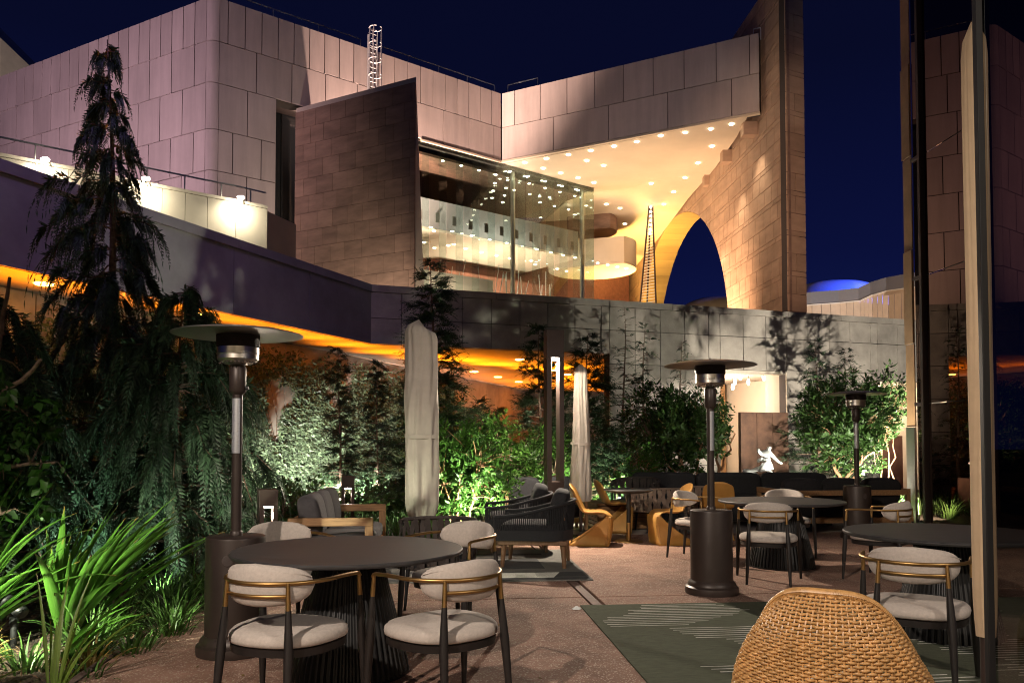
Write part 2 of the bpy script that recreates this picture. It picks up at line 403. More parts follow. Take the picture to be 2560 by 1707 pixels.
def leafmat(name, base, mid, tip):
    """strap leaf: pale midrib, fine veins, dry brown tip; 'along' and 'across' run over each blade"""
    m, nt, b = nm(name); N, L = nt.nodes, nt.links
    al = N.new('ShaderNodeAttribute'); al.attribute_name = 'along'; ac = N.new('ShaderNodeAttribute'); ac.attribute_name = 'across'
    oi = N.new('ShaderNodeObjectInfo'); nz = N.new('ShaderNodeTexNoise'); nz.inputs['Scale'].default_value = 9; nz.inputs['Detail'].default_value = 5
    def mixc(f, c1, c2):
        mx = N.new('ShaderNodeMixRGB'); L.new(f, mx.inputs[0])
        for k, c in ((1, c1), (2, c2)):
            if hasattr(c, 'is_output'): L.new(c, mx.inputs[k])
            else: mx.inputs[k].default_value = (*c, 1)
        return mx.outputs[0]
    def rng(sock, a, c, lo=0, hi=1):
        r = N.new('ShaderNodeMapRange'); r.inputs['From Min'].default_value = a; r.inputs['From Max'].default_value = c
        r.inputs['To Min'].default_value = lo; r.inputs['To Max'].default_value = hi; L.new(sock, r.inputs['Value']); return r.outputs[0]
    c = mixc(rng(oi.outputs['Random'], 0, 1, 0, .8), tuple(x * .55 for x in base), tuple(x * 1.3 for x in base))
    c = mixc(rng(nz.outputs['Fac'], .45, .7, 0, .35), c, tuple(x * 1.5 for x in base))
    c = mixc(rng(ac.outputs['Fac'], .16, 0, 0, .45), c, mid)
    wv = N.new('ShaderNodeMath'); wv.operation = 'SINE'; ml = N.new('ShaderNodeMath'); ml.operation = 'MULTIPLY'; ml.inputs[1].default_value = 42
    L.new(ac.outputs['Fac'], ml.inputs[0]); L.new(ml.outputs[0], wv.inputs[0]); c = mixc(rng(wv.outputs[0], -1, 1, 0, .22), c, tuple(x * .5 for x in base))
    ed = N.new('ShaderNodeMath'); ed.operation = 'ADD'; L.new(al.outputs['Fac'], ed.inputs[0]); L.new(rng(nz.outputs['Fac'], .3, .8, -.06, .06), ed.inputs[1])
    c = mixc(rng(ed.outputs[0], .90, .97), c, tip)
    L.new(c, b.inputs['Base Color']); b.inputs['Roughness'].default_value = .42
    t = N.new('ShaderNodeBsdfTranslucent'); mx = N.new('ShaderNodeMixShader'); mx.inputs[0].default_value = .35
    L.new(c, t.inputs['Color']); L.new(b.outputs[0], mx.inputs[1]); L.new(t.outputs[0], mx.inputs[2]); L.new(mx.outputs[0], N['Material Output'].inputs['Surface'])
    return m
M['strap'] = leafmat('strap_leaf', (.070, .180, .022), (.16, .30, .06), (.24, .13, .04))
M['strap2'] = leafmat('strap_leaf_pale', (.16, .25, .035), (.26, .36, .08), (.30, .16, .05))
# ------------------------------------------------------------------ ground and patio
def struct(o): o['kind'] = 'structure'; return o
struct(MB().bx(-250, 250, -40, 420, -.30, -.06).build('ground', M['asphalt']))
TH = math.radians(6.0)
UX, UY = Vector((math.cos(TH), math.sin(TH))), Vector((-math.sin(TH), math.cos(TH)))
def fl(a, b, z=0.0):                       # patio grid coordinates (rotated a little against the view)
    p = UX * a + UY * b; return Vector((p.x, p.y, z))
# soil of the beds: everywhere round the patio, slightly domed towards the wall
sv, sf = [], []
NX, NY = 60, 60
for j in range(NY + 1):
    for i in range(NX + 1):
        x = -14 + 34 * i / NX; y = 2.0 + 34 * j / NY
        h = .05 * math.sin(x * 1.7 + y) * math.sin(y * 1.3 - x * .4) - .045
        sv.append((x, y, -.05 + .03 * h))
for j in range(NY):
    for i in range(NX):
        a = j * (NX + 1) + i; sf.append((a, a + 1, a + NX + 2, a + NX + 1))
b = MB(); b.add(sv, sf); soil = struct(b.build('garden_soil', M['soil'], smooth=60))
patio = thing('patio', 'x', 'x'); del patio['label']; del patio['category']; patio['kind'] = 'structure'
# concrete slabs with sawn joints; a drain strip runs away from the camera
XL = [-2.05, 1.42, 1.56, 5.2, 9.3]; YL = [-3.0, 2.2, 7.23, 12.15]
for i, (x0, x1) in enumerate([(-2.05, 1.42), (1.53, 5.2), (5.2, 9.6)]):
    for y0, y1 in zip(YL, YL[1:]):
        b = MB(); g = .013
        P = [fl(x0 + g, y0 + g), fl(x1 - g, y0 + g), fl(x1 - g, y1 - g), fl(x0 + g, y1 - g)]
        if x0 < -2 and y1 > 8:      # the bed cuts the back left corner
            P = [fl(x0 + g, y0 + g), fl(x1 - g, y0 + g), fl(x1 - g, y1 - g), fl(.75, y1 - g), fl(x0 + g, 8.9)]
        b.prism([(p.x, p.y) for p in P], -.12, 0.0); b.build('slab', M['patio'], patio, bevel=.004)
b = MB(); P = [fl(1.435, -3), fl(1.515, -3), fl(1.515, 12.1), fl(1.435, 12.1)]
b.prism([(p.x, p.y) for p in P], -.12, -.006); b.build('drain_strip', M['kerb'], patio)
# terrace behind, under the lounge furniture
b = MB(); P = [fl(.76, 12.16), fl(10, 12.16), fl(10, 15.4), fl(1.6, 15.0)]
b.prism([(p.x, p.y) for p in P], -.12, -.01); b.build('slab', M['concrete'], patio)
# steel edging between bed and patio
edge = MB(); pts = [fl(-2.08, -1), fl(-2.08, 8.9), fl(.74, 12.13)]
edge.tube([(p.x, p.y, -.005) for p in pts], .022, 4); edge.build('bed_edging', M['kerb'], patio)

# ------------------------------------------------------------------ street bridge: parapet, deck, rear wall
ZB, ZT = 3.65, 5.0
R0 = (-8.2, 6.0); CR = at(925, 800, 18.05); CR = (CR.x, CR.y)
RW0, RW1 = (-9.15, 6.0), (2.35, 38.8)
Wl = Wall(R0, CR); Wr = Wall(CR, (12.6, 23.55)); Wb = Wall(RW0, RW1)
tp = Wr.px(1523)                                # the pier: from here the wall goes down to the ground
bridge = thing('footbridge', 'long low footbridge with concrete parapet and orange lit underside crossing behind the garden', 'bridge', (CR[0], CR[1], ZB))
def par(w, t0, t1, step, m, zs):
    w.block('parapet_core', 'joint', bridge, t0, t1, ZB + .01, ZT - .15, -.25, -.01)
    courses(w, bridge, 'panel', m, t0, t1, zs, step, gap=.018, thick=.05, off=-.01, stagger=0)
    n = max(1, int((t1 - t0) / 2.1))
    for i in range(n):
        a, c = t0 + (t1 - t0) * i / n, t0 + (t1 - t0) * (i + 1) / n
        w.block('coping', m, bridge, a + .006, c - .006, ZT - .16, ZT, -.30, .07)
par(Wl, 0, Wl.L, 2.15, 'dark_concrete', [ZB, ZT - .16])
par(Wr, 0, tp, .72, 'concrete', [ZB, 4.25, ZT - .16])
b = MB(); q = Wr.pt(tp + .2, -.02)
b.prism([(R0[0] + .06, R0[1] + .1), (CR[0] + .0, CR[1] + .06), (q.x, q.y + .05), (q.x + 4.0, 38.0), (RW1[0] + .2, 38.6), (RW0[0] - .2, 6.0)], ZB - .001, ZB + .10)
o = b.build('deck_soffit', M['soffit'], bridge); o.location = -bridge.location
so = [(110, 712), (493, 787), (1185, 930), (1245, 943), (1297, 955), (1300, 900), (1420, 937), (1387, 926)]
for px, py in so:
    p = onz(px, py, ZB - .02)
    b = MB(); b.lathe([(.0, -.012), (.11, -.012), (.13, 0), (.13, .02)], 14)
    o = b.build('soffit_light', M['sodium'], bridge); o.location = Vector((p.x, p.y, ZB - .012)) - bridge.location
for px, py, w in [(-80, 670, 14), (20, 693, 16), (110, 712, 18), (200, 732, 18), (300, 752, 20), (400, 772, 22), (493, 787, 24), (590, 810, 26), (680, 832, 28), (770, 850, 32), (860, 868, 36), (950, 886, 44), (1040, 900, 52), (1130, 905, 60), (1220, 915, 70), (1320, 925, 80), (1420, 925, 80), (1400, 950, 90)]:
    p = onz(px, py, ZB)
    area('sodium_bounce', (p.x + .1, p.y - .2, ZB - .7), (p.x + .3, p.y - .7, ZB), w * .46, 1.2, .7, SODI).data.spread = math.radians(96)  # added panels standing in for sodium light bounced up from the road

for px, py, w in [(1010, 912, 12), (1090, 925, 18), (1170, 940, 26), (1250, 955, 42), (1320, 968, 56), (1400, 960, 44), (1470, 945, 28), (1480, 975, 50)]:
    p = onz(px, py, ZB)
    area('sodium_bounce', (p.x + .1, p.y - .3, ZB - 1.4), (p.x + .4, p.y - .9, ZB), w, 2.4, 2.0, SODI).data.spread = math.radians(110)
far_w = Wall((1.2, 38.2), (12, 38.2)); far_w.block('underpass_end', 'concrete', bridge, 0, far_w.L, -.2, ZB - .01, -.2, 0)
rear = thing('garden_wall', 'plain concrete retaining wall below the bridge, half hidden by climbing ivy', 'wall', (RW0[0], RW0[1], 0))
Wb.block('wall_core', 'concrete', rear, 0, Wb.L, -.3, ZB - .01, -.4, -.02)
courses(Wb, rear, 'panel', 'concrete', 0, Wb.L, [-.25, ZB - .02], 3.1, gap=.02, thick=.03, off=-.02, stagger=0)

# full height wall to the right of the pier with two openings
fw = thing('concrete_wall', 'tall concrete panel wall right of the underpass, trees shadowed on it, two lit openings', 'wall', (Wr.pt(tp).x, Wr.pt(tp).y, 0))
o1a, o1b = Wr.px(1800), Wr.px(1966); o2a, o2b = Wr.px(2195), Wr.px(2330)
OZ1, OZ2 = 3.36, 3.2
def sk(a, b_, z0, z1):
    for oa, ob, oz in ((o1a, o1b, OZ1), (o2a, o2b, OZ2)):
        if z0 < oz - .15 and a > oa - .02 and b_ < ob + .02: return True
    return False
zs = [-.2, .85, 1.7, 2.55, 3.40, 4.25, ZT - .16]
cuts = [tp, o1a, o1b, o2a, o2b, Wr.L]
for i, (a, c) in enumerate(zip(cuts, cuts[1:])):
    zz = zs if i in (0, 2, 4) else [OZ1 if i == 1 else OZ2, 4.25, ZT - .16]
    courses(Wr, fw, 'panel', 'concrete', a, c, zz, .72, gap=.018, thick=.05, off=-.01, stagger=0)
    Wr.block('wall_core', 'joint', fw, a, c, zz[0] + .01, ZT - .17, -.28, -.015)
n = 6
for i in range(n):
    a, c = tp + (Wr.L - tp) * i / n, tp + (Wr.L - tp) * (i + 1) / n
    Wr.block('coping', 'concrete', fw, a + .006, c - .006, ZT - .16, ZT, -.30, .07)
# return of the pier into the underpass
w_ret = Wall((Wr.pt(tp).x, Wr.pt(tp).y), (Wr.pt(tp).x + 3.4, Wr.pt(tp).y + 14)); 
w_ret.block('pier_return', 'concrete', fw, .3, w_ret.L, -.2, ZB - .02, -.1, .05)
# opening 1: lit passage
def room(a, c, oz, dep):
    Wr.block('room_ceiling', 'plaster', fw, a - .3, c + 1.2, oz, oz + .1, -dep, -.29)
    Wr.block('room_back_wall', 'plaster', fw, a - .3, c + 1.2, -.2, oz - .005, -dep - .1, -dep)
    for tt in (a - .32, c + 1.2): Wr.block('room_side_wall', 'plaster', fw, tt, tt + .1, -.2, oz - .005, -dep, -.29)
    Wr.block('room_floor', 'concrete', fw, a - .3, c + 1.2, -.22, -.12, -dep, -.29)
room(o1a, o1b, OZ1, 5.0); room(o2a, o2b, OZ2, 4.0)
Wr.block('door_jamb', 'cream_wall', fw, o1b + .004, o1b + .12, -.2, OZ1 - .004, -.9, .03)
Wr.block('lintel', 'cream_wall', fw, o1a, o1b, OZ1 - .07, OZ1 - .002, -.3, .03)
Wr.block('brown_screen', 'brick', fw, o1a - .2, o1b + .72, 2.35, 3.05, -4.95, -4.6)
Wr.block('timber_column', 'teak', fw, o1b + .73, o1b + .98, -.1, OZ1 - .01, -4.6, -4.3)
for px, py in [(1837, 955), (1851, 942), (1871, 955), (1909, 944), (1832, 967)]:
    p = at(px, py, Wr.pt(Wr.px(px)).y + 1.6)
    b = MB(); b.lathe([(.0, -.09), (.035, -.07), (.045, 0), (.035, .07), (.015, .09)], 12)
    pd = b.build('pendant_bulb', M['bulb'], fw, smooth=40); pd.location = p - fw.location
    b = MB(); b.tube([(0, 0, .09), (0, 0, OZ1 - p.z)], .006, 6); b.build('cord', M['blackmet'], pd)
p = Wr.pt((o1a + o1b) / 2, -2.2, 2.7); point('passage_lamp', p, 260, (1, .84, .68), .3)
p = Wr.pt((o2a + o2b) / 2, -1.8, 2.5); point('passage_lamp', p, 200, (1, .86, .72), .3)
p0 = Wr.pt(o2a - .1, -1.4); 
Wr.block('rust_wall', 'brick', fw, o2a - .6, o2b + .4, -.2, 1.65, -1.7, -1.5)
Wr.block('white_bulkhead', 'plaster', fw, o2a - .2, o2b + .4, 2.35, 2.42, -1.9, -.3)
# rusty steel box wall in front of the first opening
cw = thing('steel_wall', 'dark rusty steel wall standing before the lit passage', 'wall', at(1925, 1290, 20.3).xyz)
cw.location.z = 0
L0, L1 = at(1852, 1100, 20.2), at(1972, 1100, 20.6)
wc = Wall((L0.x, L0.y), (L1.x, L1.y)); 
for i in range(3):
    wc.block('panel', 'corten', cw, wc.L * i / 3 + .006, wc.L * (i + 1) / 3 - .006, -.2, 2.2, -.12, 0)
wc.block('end_panel', 'corten', cw, wc.L - .12, wc.L, -.2, 2.18, -1.2, -.125)

# ------------------------------------------------------------------ museum: left block
HV = [24.238, 21.964, 19.802, 17.4, 15.27, 13.14, 11.0, 8.9, 6.8, 4.6]
A_ = at(525, 413, 40); A = Vector((A_.x, 40)); dl = Vector((-1.84, 1.0)); dr = Vector((1.275, 1.0))
lb = thing('concert_hall', 'huge pale pink panelled concert hall with a glazed lobby and deep lit canopy', 'building', (A.x, A.y, 0))
ch = .38
PL, PR = A + dl.normalized() * ch, A + dr.normalized() * ch
wl_ = Wall(PL, PL + dl.normalized() * 24); wr_ = Wall(PR, A + dr * 11.44)
B = A + dr * 11.44; Fp = A + dr * 16.6; Cc = B + Vector((1.86, -1)) * 7.75
wc_ = Wall(B, Cc)
HZ = list(reversed(HV))
stepL = [1.75] * 8 + [.88]
courses(wl_, lb, 'panel', 'precast', 0, wl_.L, HZ, stepL, gap=.05, thick=.1, off=-.1)
wl_.block('backing', 'joint', lb, 0, wl_.L, 4.6, 24.136, -1.0, -.09)
sS = wr_.px(683)
courses(wr_, lb, 'panel', 'precast', 0, sS, HZ[:-2], [1.5] * 8, gap=.05, thick=.1, off=-.1)
courses(wr_, lb, 'panel', 'precast', 0, wr_.L - .03, HZ[-3:], [1.95, .89], gap=.05, thick=.1, off=-.1)
wr_.block('backing', 'joint', lb, .02, wr_.L, 19.833, 24.136, -1.0, -.09)
wr_.block('backing', 'joint', lb, .02, sS - .02, 4.6, 19.772, -1.0, -.09)
courses(wc_, lb, 'panel', 'precast', .03, wc_.L, HZ[-3:], [3.7, 1.86], gap=.05, thick=.1, off=-.1)
wc_.block('backing', 'joint', lb, .05, wc_.L - .05, 19.833, 24.136, -.8, -.09)
wc_.block('edge_trim', 'plaster', lb, .0, wc_.L, 19.67, 19.792, -.2, .03)
wr_.block('edge_trim', 'plaster', lb, wr_.px(1050), wr_.L, 19.67, 19.792, -.2, .03)
for z0, z1 in zip(HZ, HZ[1:]):       # rounded corner pieces
    b = MB(); pts = []
    for k in range(7):
        t = k / 6; p = PL * (1 - t) ** 2 + A * 2 * t * (1 - t) + PR * t * t; pts.append((p.x - A.x, p.y - A.y))
    pts += [(PR.x - A.x - .2, PR.y - A.y + .6), (PL.x - A.x + .2, PL.y - A.y + .6)]
    b.prism(pts, z0 + .025, z1 - .025); b.build('corner_panel', M['precast'], lb)
# roof slab so that nothing shines through
b = MB(); q0, q1 = wl_.pt(wl_.L, -1), wr_.pt(wr_.L, -1)
b.prism([(p.x - A.x, p.y - A.y) for p in (wl_.pt(0, -.5), wr_.pt(0, -.5), wr_.pt(wr_.L, -.5), Vector((8, 78)), Vector((-40, 78)), wl_.pt(wl_.L, -.5))], 23.629, 24.085); b.build('roof', M['joint'], lb)
# recess with dark window beside the brown slab wall
t0, t1 = wr_.px(683), wr_.px(760)
wr_.block('dark_window', 'pane', lb, t0 + .02, t1, 4.6, 19.721, -1.6, -1.5)
wr_.block('recess_side', 'cream_wall', lb, t0 - .02, t0 + .02, 4.6, 19.721, -1.6, -.12)
wr_.block('window_jamb', 'blackmet', lb, t0 + (t1 - t0) * .5, t0 + (t1 - t0) * .5 + .08, 4.6, 19.67, -1.49, -1.42)
# roof edge rail
def rail(w, t0, t1, z, step, name='roof_rail'):
    b = MB(); a, c = w.pt(t0, -.5, z), w.pt(t1, -.5, z); o0 = Vector((A.x, A.y, 0))
    b.tube([a - o0, c - o0], .035, 6)
    n = int((t1 - t0) / step)
    for i in range(n + 1):
        q = w.pt(t0 + (t1 - t0) * i / n, -.5, 24.035) - o0; b.tube([q, q + Vector((0, 0, z - 24.035))], .03, 5)
    b.build(name, M['paint'], lb)
rail(wr_, .4, wr_.px(905), 24.897, 2.0); rail(wr_, wr_.px(945), wr_.L - .2, 24.897, 2.0); rail(wc_, .2, 2.4, 24.948, 1.1)
# caged roof ladder
tl = wr_.px(920); lad = MB(); o0 = Vector((A.x, A.y, 0))
for s in (-.27, .27):
    lad.tube([wr_.pt(tl + s, .25, 19.873) - o0, wr_.pt(tl + s, .25, 24.9) - o0], .05, 6)
ladder = lad.build('roof_ladder', M['paint'], lb)
for i in range(20):
    b = MB(); z = 19.975 + i * .28; b.tube([wr_.pt(tl - .27, .25, z) - o0, wr_.pt(tl + .27, .25, z) - o0], .022, 5); b.build('rung', M['paint'], ladder)
for z in [20.6 + .92 * k for k in range(6)]:
    b = MB(); b.tube([wr_.pt(tl + .36 * math.sin(a), .25 + .36 - .36 * math.cos(a), z) - o0 for a in [k * PI / 9 for k in range(-8, 9)]], .024, 5); b.build('cage_hoop', M['paint'], ladder)
b = MB()
for a in [k * PI / 4 for k in range(-3, 4)]:
    b.tube([wr_.pt(tl + .36 * math.sin(a), .25 + .36 - .36 * math.cos(a), 20.6) - o0, wr_.pt(tl + .36 * math.sin(a), .25 + .36 - .36 * math.cos(a), 25.2) - o0], .022, 5)
b.build('cage_bars', M['paint'], ladder)

# ---- glazed lobby
wg = Wall(A + dr * 7.3, Fp)
GZ0, GZ1 = 4.6, 19.65
nb = 12; stp = wg.L / nb
for i in range(nb):
    wg.block('glass_pane', 'clear', lb, i * stp + .02, (i + 1) * stp - .02, GZ0, GZ1, -.06, -.04)
for i in range(1, nb + 1):
    wg.block('glass_fin', 'fin', lb, i * stp - .02, i * stp + .015, GZ0, GZ1 - .02, -.9, -.08)
wg.block('head_beam', 'bronze', lb, 0, wg.L, 19.447, 19.655, -.3, -.07)
for i in (6.4, 11.4):
    b = MB(); p = wg.pt(i * stp, -.5); b.tube([(p.x - A.x, p.y - A.y, GZ0), (p.x - A.x, p.y - A.y, 19.569)], .17, 14); b.build('steel_column', M['steel'], lb, smooth=40)
# interior levels (parallel to the glass): balcony, its lit underside, back walls
def lev(name, m, t0, t1, z0, z1, o0, o1): return wg.block(name, m, lb, t0, t1, z0, z1, o0, o1)
lev('lobby_ceiling', 'corten', -1, wg.L - .4, 19.264, 19.427, -9.0, -.95)
lev('balcony_front', 'grey_plaster', -1, wg.L + .8, 15.35, 17.2, -2.9, -2.6)
lev('balcony_floor', 'plaster', -1, wg.L + .8, 15.2, 15.34, -9.5, -2.62)
lev('lobby_back_wall', 'brick', -1, wg.L + 13.5, 4.6, 19.264, -9.8, -9.5)
lev('lower_balcony_front', 'plaster', -1, wg.L * .50, 10.6, 12.4, -2.2, -2.0)
lev('lower_balcony_floor', 'plaster', -1, wg.L * .50, 10.45, 10.6, -9.4, -2.0)
lev('timber_wall', 'brick', wg.L * .50 + .02, wg.L + 3, 4.6, 14.2, -8.2, -8.0)
# rounded end of the balcony, outside the glass
cen = Vector((6.4, 63.4, 0))
for nme, rad, z0, z1, m in (('balcony_end', 3.5, 15.35, 17.3, 'plaster'), ('upper_drum', 2.0, 18.249, 19.569, 'sandstone'), ('balcony_end_floor', 3.48, 15.2, 15.34, 'plaster')):
    b = MB(); pts = []
    for k in range(37):
        a = wg.a - PI / 2 + 1.35 * PI * k / 36
        pts.append((cen.x - A.x + rad * math.cos(a), cen.y - A.y + rad * math.sin(a)))
    b.prism(pts, z0, z1); b.build(nme, M[m], lb, smooth=30)
# dark plates hung at the fins
for i in range(1, nb):
    wg.block('hung_plate', 'plate', lb, i * stp - .34, i * stp - .06, 15.15, 15.75, -.80, -.76)
# slanted steel hangers
for i in range(34):
    t = rnd.uniform(.4, wg.L - .2); b = MB(); p = wg.pt(t, -2.4, 13.0 + rnd.uniform(-.5, .8)); q = wg.pt(t - rnd.uniform(-.4, 1.2), -2.0, 9.8)
    b.tube([p - o0, q - o0], .025, 5); b.build('hanger_rod', M['white'], lb)
def discs(name, pts, z, m, r):
    for px, py in pts:
        p = onz(px, py, z)
        if name[0] == 'c':
            for _ in range(6): p = onz(px, py, foldz(p.x, p.y) - .015)
        b = MB(); b.lathe([(0, -.03), (r, -.03), (r * 1.1, 0)], 12)
        o = b.build(name, M[m], lb); o.location = p - o0
discs('lobby_downlight', [(1107, 402), (1153, 414), (1197, 426), (1275, 429), (1240, 437), (1269, 450), (1283, 448), (1237, 458), (1265, 470), (1233, 477), (1261, 489), (1320, 441), (1323, 459), (1363, 453), (1363, 470), (1405, 465), (1400, 480), (1445, 476), (1437, 490), (1349, 491), (1350, 506), (1386, 515), (1421, 524), (1230, 495), (1257, 506), (1374, 493)], 19.244, 'down', .09)
discs('balcony_downlight', [(1077, 568), (1131, 578), (1179, 589), (1224, 599), (1267, 607), (1085, 577), (1060, 606), (1121, 614), (1135, 611), (1086, 620), (1164, 622), (1204, 631), (1241, 639), (1275, 646), (1342, 623), (1377, 631), (1408, 638), (1438, 644), (1328, 652), (1338, 661), (1393, 672), (1416, 678), (1494, 657), (1519, 662), (1543, 667), (1566, 671)], 15.18, 'down', .10)
for t, w in ((1.5, 420), (4.5, 420), (7.5, 420), (10.2, 420)):
    area('balcony_wash', wg.pt(t, -4.6, 8.2), wg.pt(t, -4.8, 15.2), w * 1.35, 2.2, 2.2, (1, .72, .54))
area('lobby_wash', wg.pt(3.5, -1.6, 9.2), wg.pt(3.5, -2.4, 11.5), 420, 4, .8, (1, .80, .66))
area('lobby_wash', wg.pt(9.0, -3.0, 6.2), wg.pt(9.0, -8, 9.5), 650, 4, .8, (1, .80, .62))
area('lobby_wash', wg.pt(8.0, -1.5, 15.0), wg.pt(8.0, -2.8, 17), 80, 6, .5, (1, .86, .72))

# ---- canopy underside
CZ = 19.67
k1, k2 = onz(1493, 484, CZ), onz(1768, 427, CZ); k3 = Vector((8, 78, 18.5)); kn = (k2 - k1).cross(k3 - k1).normalized()
def foldz(x, y): return min(CZ, k1.z - (kn.x * (x - k1.x) + kn.y * (y - k1.y)) / kn.z)
can = MB(); front = [B + Vector((-.2, .5)), Fp, Vector((k1.x - 2.0, k1.y + 1.5)), Vector((k2.x + .4, k2.y - .25)), Vector((13.4, 47.2)), Cc + Vector((-.55, .5))]
can.prism([(p.x - A.x, p.y - A.y) for p in reversed(front)], CZ + .005, CZ + .15); can.build('canopy_soffit', M['plaster'], lb)
back = [Vector((k1.x - 2.0, k1.y + 1.5)), Vector((2.0, 66)), Vector((4.0, 77)), Vector((12.2, 78)), Vector((12.55, 66)), Vector((12.95, 58)), Vector((k2.x + .4, k2.y - .25))]
bk_ = [(p.x - A.x, p.y - A.y, foldz(p.x, p.y) + .004) for p in back]
can = MB(); can.add(bk_ + [(x, y, z + .2) for x, y, z in bk_], [tuple(reversed(range(7))), tuple(range(7, 14))] + [(q, (q + 1) % 7, 7 + (q + 1) % 7, 7 + q) for q in range(7)]); can.build('canopy_fold', M['plaster'], lb)
discs('canopy_downlight', [(1312, 407), (1358, 421), (1366, 397), (1421, 387), (1402, 433), (1467, 402), (1477, 377), (1445, 445), (1509, 414), (1485, 457), (1535, 366), (1592, 355), (1652, 340), (1713, 332), (1777, 323), (1829, 311), (1780, 366), (1745, 408), (1713, 445), (1684, 480), (1660, 511), (1628, 459), (1550, 521), (1516, 511), (1562, 560)], 19.66, 'down', .12)
for x, y, w, c in ((4.0, 52.5, 110, (1, .70, .48)), (9.0, 49.5, 140, (1, .66, .40)), (8.5, 56, 170, (1, .64, .30)), (9.5, 65, 900, (1, .60, .18)), (8.5, 72, 1050, (1, .60, .16))):
    area('canopy_wash', (x, y, 8.5), (x, y, 19.67), w, 2.5, 2.5, c).data.spread = math.radians(88)
lbm = MB()   # stepped brackets between canopy and arch wall
for i, (y, zz) in enumerate(((45.2, 19.264), (49.5, 19.163), (54.0, 19.061), (59.5, 18.96))):
    b = MB(); b.bx(13.15 - .05 * i - A.x, 14.0 - .28 * i - A.x, y - .35 - A.y, y + .25 - A.y, 18.95, 19.72); b.build('canopy_bracket', M['archstone'], lb)
rail(wc_, wc_.L - .4, wc_.L, 24.745, .4, 'roof_rail')

# ------------------------------------------------------------------ brown slab wall in front of the lobby
G0, G1 = A + dr * 2.85, None
G1 = Vector((at(1037, 450, 39.2).x, 39.2)); G0 = G1 + Vector((-1.86, 1)) * 3.75
ws = Wall(G0, G1)
sl = thing('slab_wall', 'free standing dark brown sandstone slab wall left of the glazed lobby', 'wall', (G1.x, G1.y, 0))
zs = [4.4 + .9375 * i for i in range(17)]
courses(ws, sl, 'stone', 'sandstone', 0, ws.L, zs, 1.02, gap=.02, thick=.08, off=-.08, stagger=.5, jitter=.12)
b = MB(); e1, e2 = ws.pt(ws.L, -.075) - sl.location, ws.pt(ws.L, -.75) - sl.location
s1, s2 = ws.pt(0, -.075) - sl.location, ws.pt(0, -.75) - sl.location
vs = [(e1.x, e1.y, 4.4), (e2.x + .25, e2.y, 4.4), (s2.x, s2.y, 4.4), (s1.x, s1.y, 4.4), (e1.x, e1.y, 19.67), (e1.x - .02, e1.y + .12, 19.67), (s2.x, s2.y, 19.67), (s1.x, s1.y, 19.67)]
b.add(vs, [(3, 2, 1, 0), (4, 5, 6, 7), (0, 1, 5, 4), (1, 2, 6, 5), (2, 3, 7, 6), (3, 0, 4, 7)]); b.build('wall_body', M['cream_wall'], sl)

# ------------------------------------------------------------------ arch wall
aw = thing('arch_wall', 'towering orange lit sandstone wall pierced by a tall pointed arch', 'wall', (14.1, 40.8, 0))
XW = lambda D: at(1971, 600, 40.8).x - .065 * (D - 40.8)
wa = Wall((XW(40.8), 40.8), (XW(86), 86)); AC, AH, AZ0, AA = 63.0, 19.2, 8.1, 13.0
def zarch(D):
    q = (D - AC) / AA
    return -1 if abs(q) >= 1 else AZ0 + (AH - AZ0) * math.sqrt(1 - q * q)
def loc(t, off, z):
    p = wa.pt(t, off, z); return (p.x - aw.location.x, p.y - aw.location.y, z)
D2t = lambda D: (D - 40.8) / wa.u.y
TOP, THK = 26.6, 2.0
# core with the arch cut out, built as strips, plus the gold intrados
b = MB(); Ds = [40.8, 45, AC - AA] + [AC - AA * math.cos(PI * k / 40) for k in range(1, 40)] + [AC + AA, 80, 86]
for d0, d1 in zip(Ds, Ds[1:]):
    za, zb = max(2.0, zarch(d0)), max(2.0, zarch(d1))
    for far_ in (0, 1):
        oa, ob = [(-1.1 if d < 42 else -THK) if far_ else -.04 for d in (d0, d1)]; da = 41.4 if far_ and d0 < 41 else d0
        v = [loc(D2t(da), oa, za), loc(D2t(d1), ob, zb), loc(D2t(d1), ob, TOP), loc(D2t(da), oa, TOP)]
        b.add(v, [(0, 1, 2, 3)])
b.add([loc(0, -.04, TOP), loc(D2t(86), -.04, TOP), loc(D2t(86), -THK, TOP), loc(0, -THK, TOP)], [(0, 1, 2, 3)])
b.add([loc(0, -.04, 2), loc(0, -.04, TOP), loc(.55, -1.1, TOP), loc(.55, -1.1, 2)], [(0, 1, 2, 3)])
b.build('wall_core', M['sandstone'], aw)
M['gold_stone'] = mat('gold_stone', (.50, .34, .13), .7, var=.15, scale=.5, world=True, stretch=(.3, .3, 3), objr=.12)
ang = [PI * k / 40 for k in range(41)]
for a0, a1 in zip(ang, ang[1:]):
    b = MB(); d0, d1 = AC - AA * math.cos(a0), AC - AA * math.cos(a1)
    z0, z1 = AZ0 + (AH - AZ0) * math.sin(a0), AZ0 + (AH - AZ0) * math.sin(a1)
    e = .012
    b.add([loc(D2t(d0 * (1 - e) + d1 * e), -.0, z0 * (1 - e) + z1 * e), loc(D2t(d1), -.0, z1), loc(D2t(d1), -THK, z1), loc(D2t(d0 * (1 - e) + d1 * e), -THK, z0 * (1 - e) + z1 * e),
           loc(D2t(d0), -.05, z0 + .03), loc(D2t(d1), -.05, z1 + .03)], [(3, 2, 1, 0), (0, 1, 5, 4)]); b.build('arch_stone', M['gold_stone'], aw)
for d in (AC - AA, AC + AA):
    b = MB(); b.add([loc(D2t(d), -.0, 2), loc(D2t(d), -.0, AZ0), loc(D2t(d), -THK, AZ0), loc(D2t(d), -THK, 2)], [(0, 1, 2, 3)]); b.build('arch_jamb', M['gold_stone'], aw)
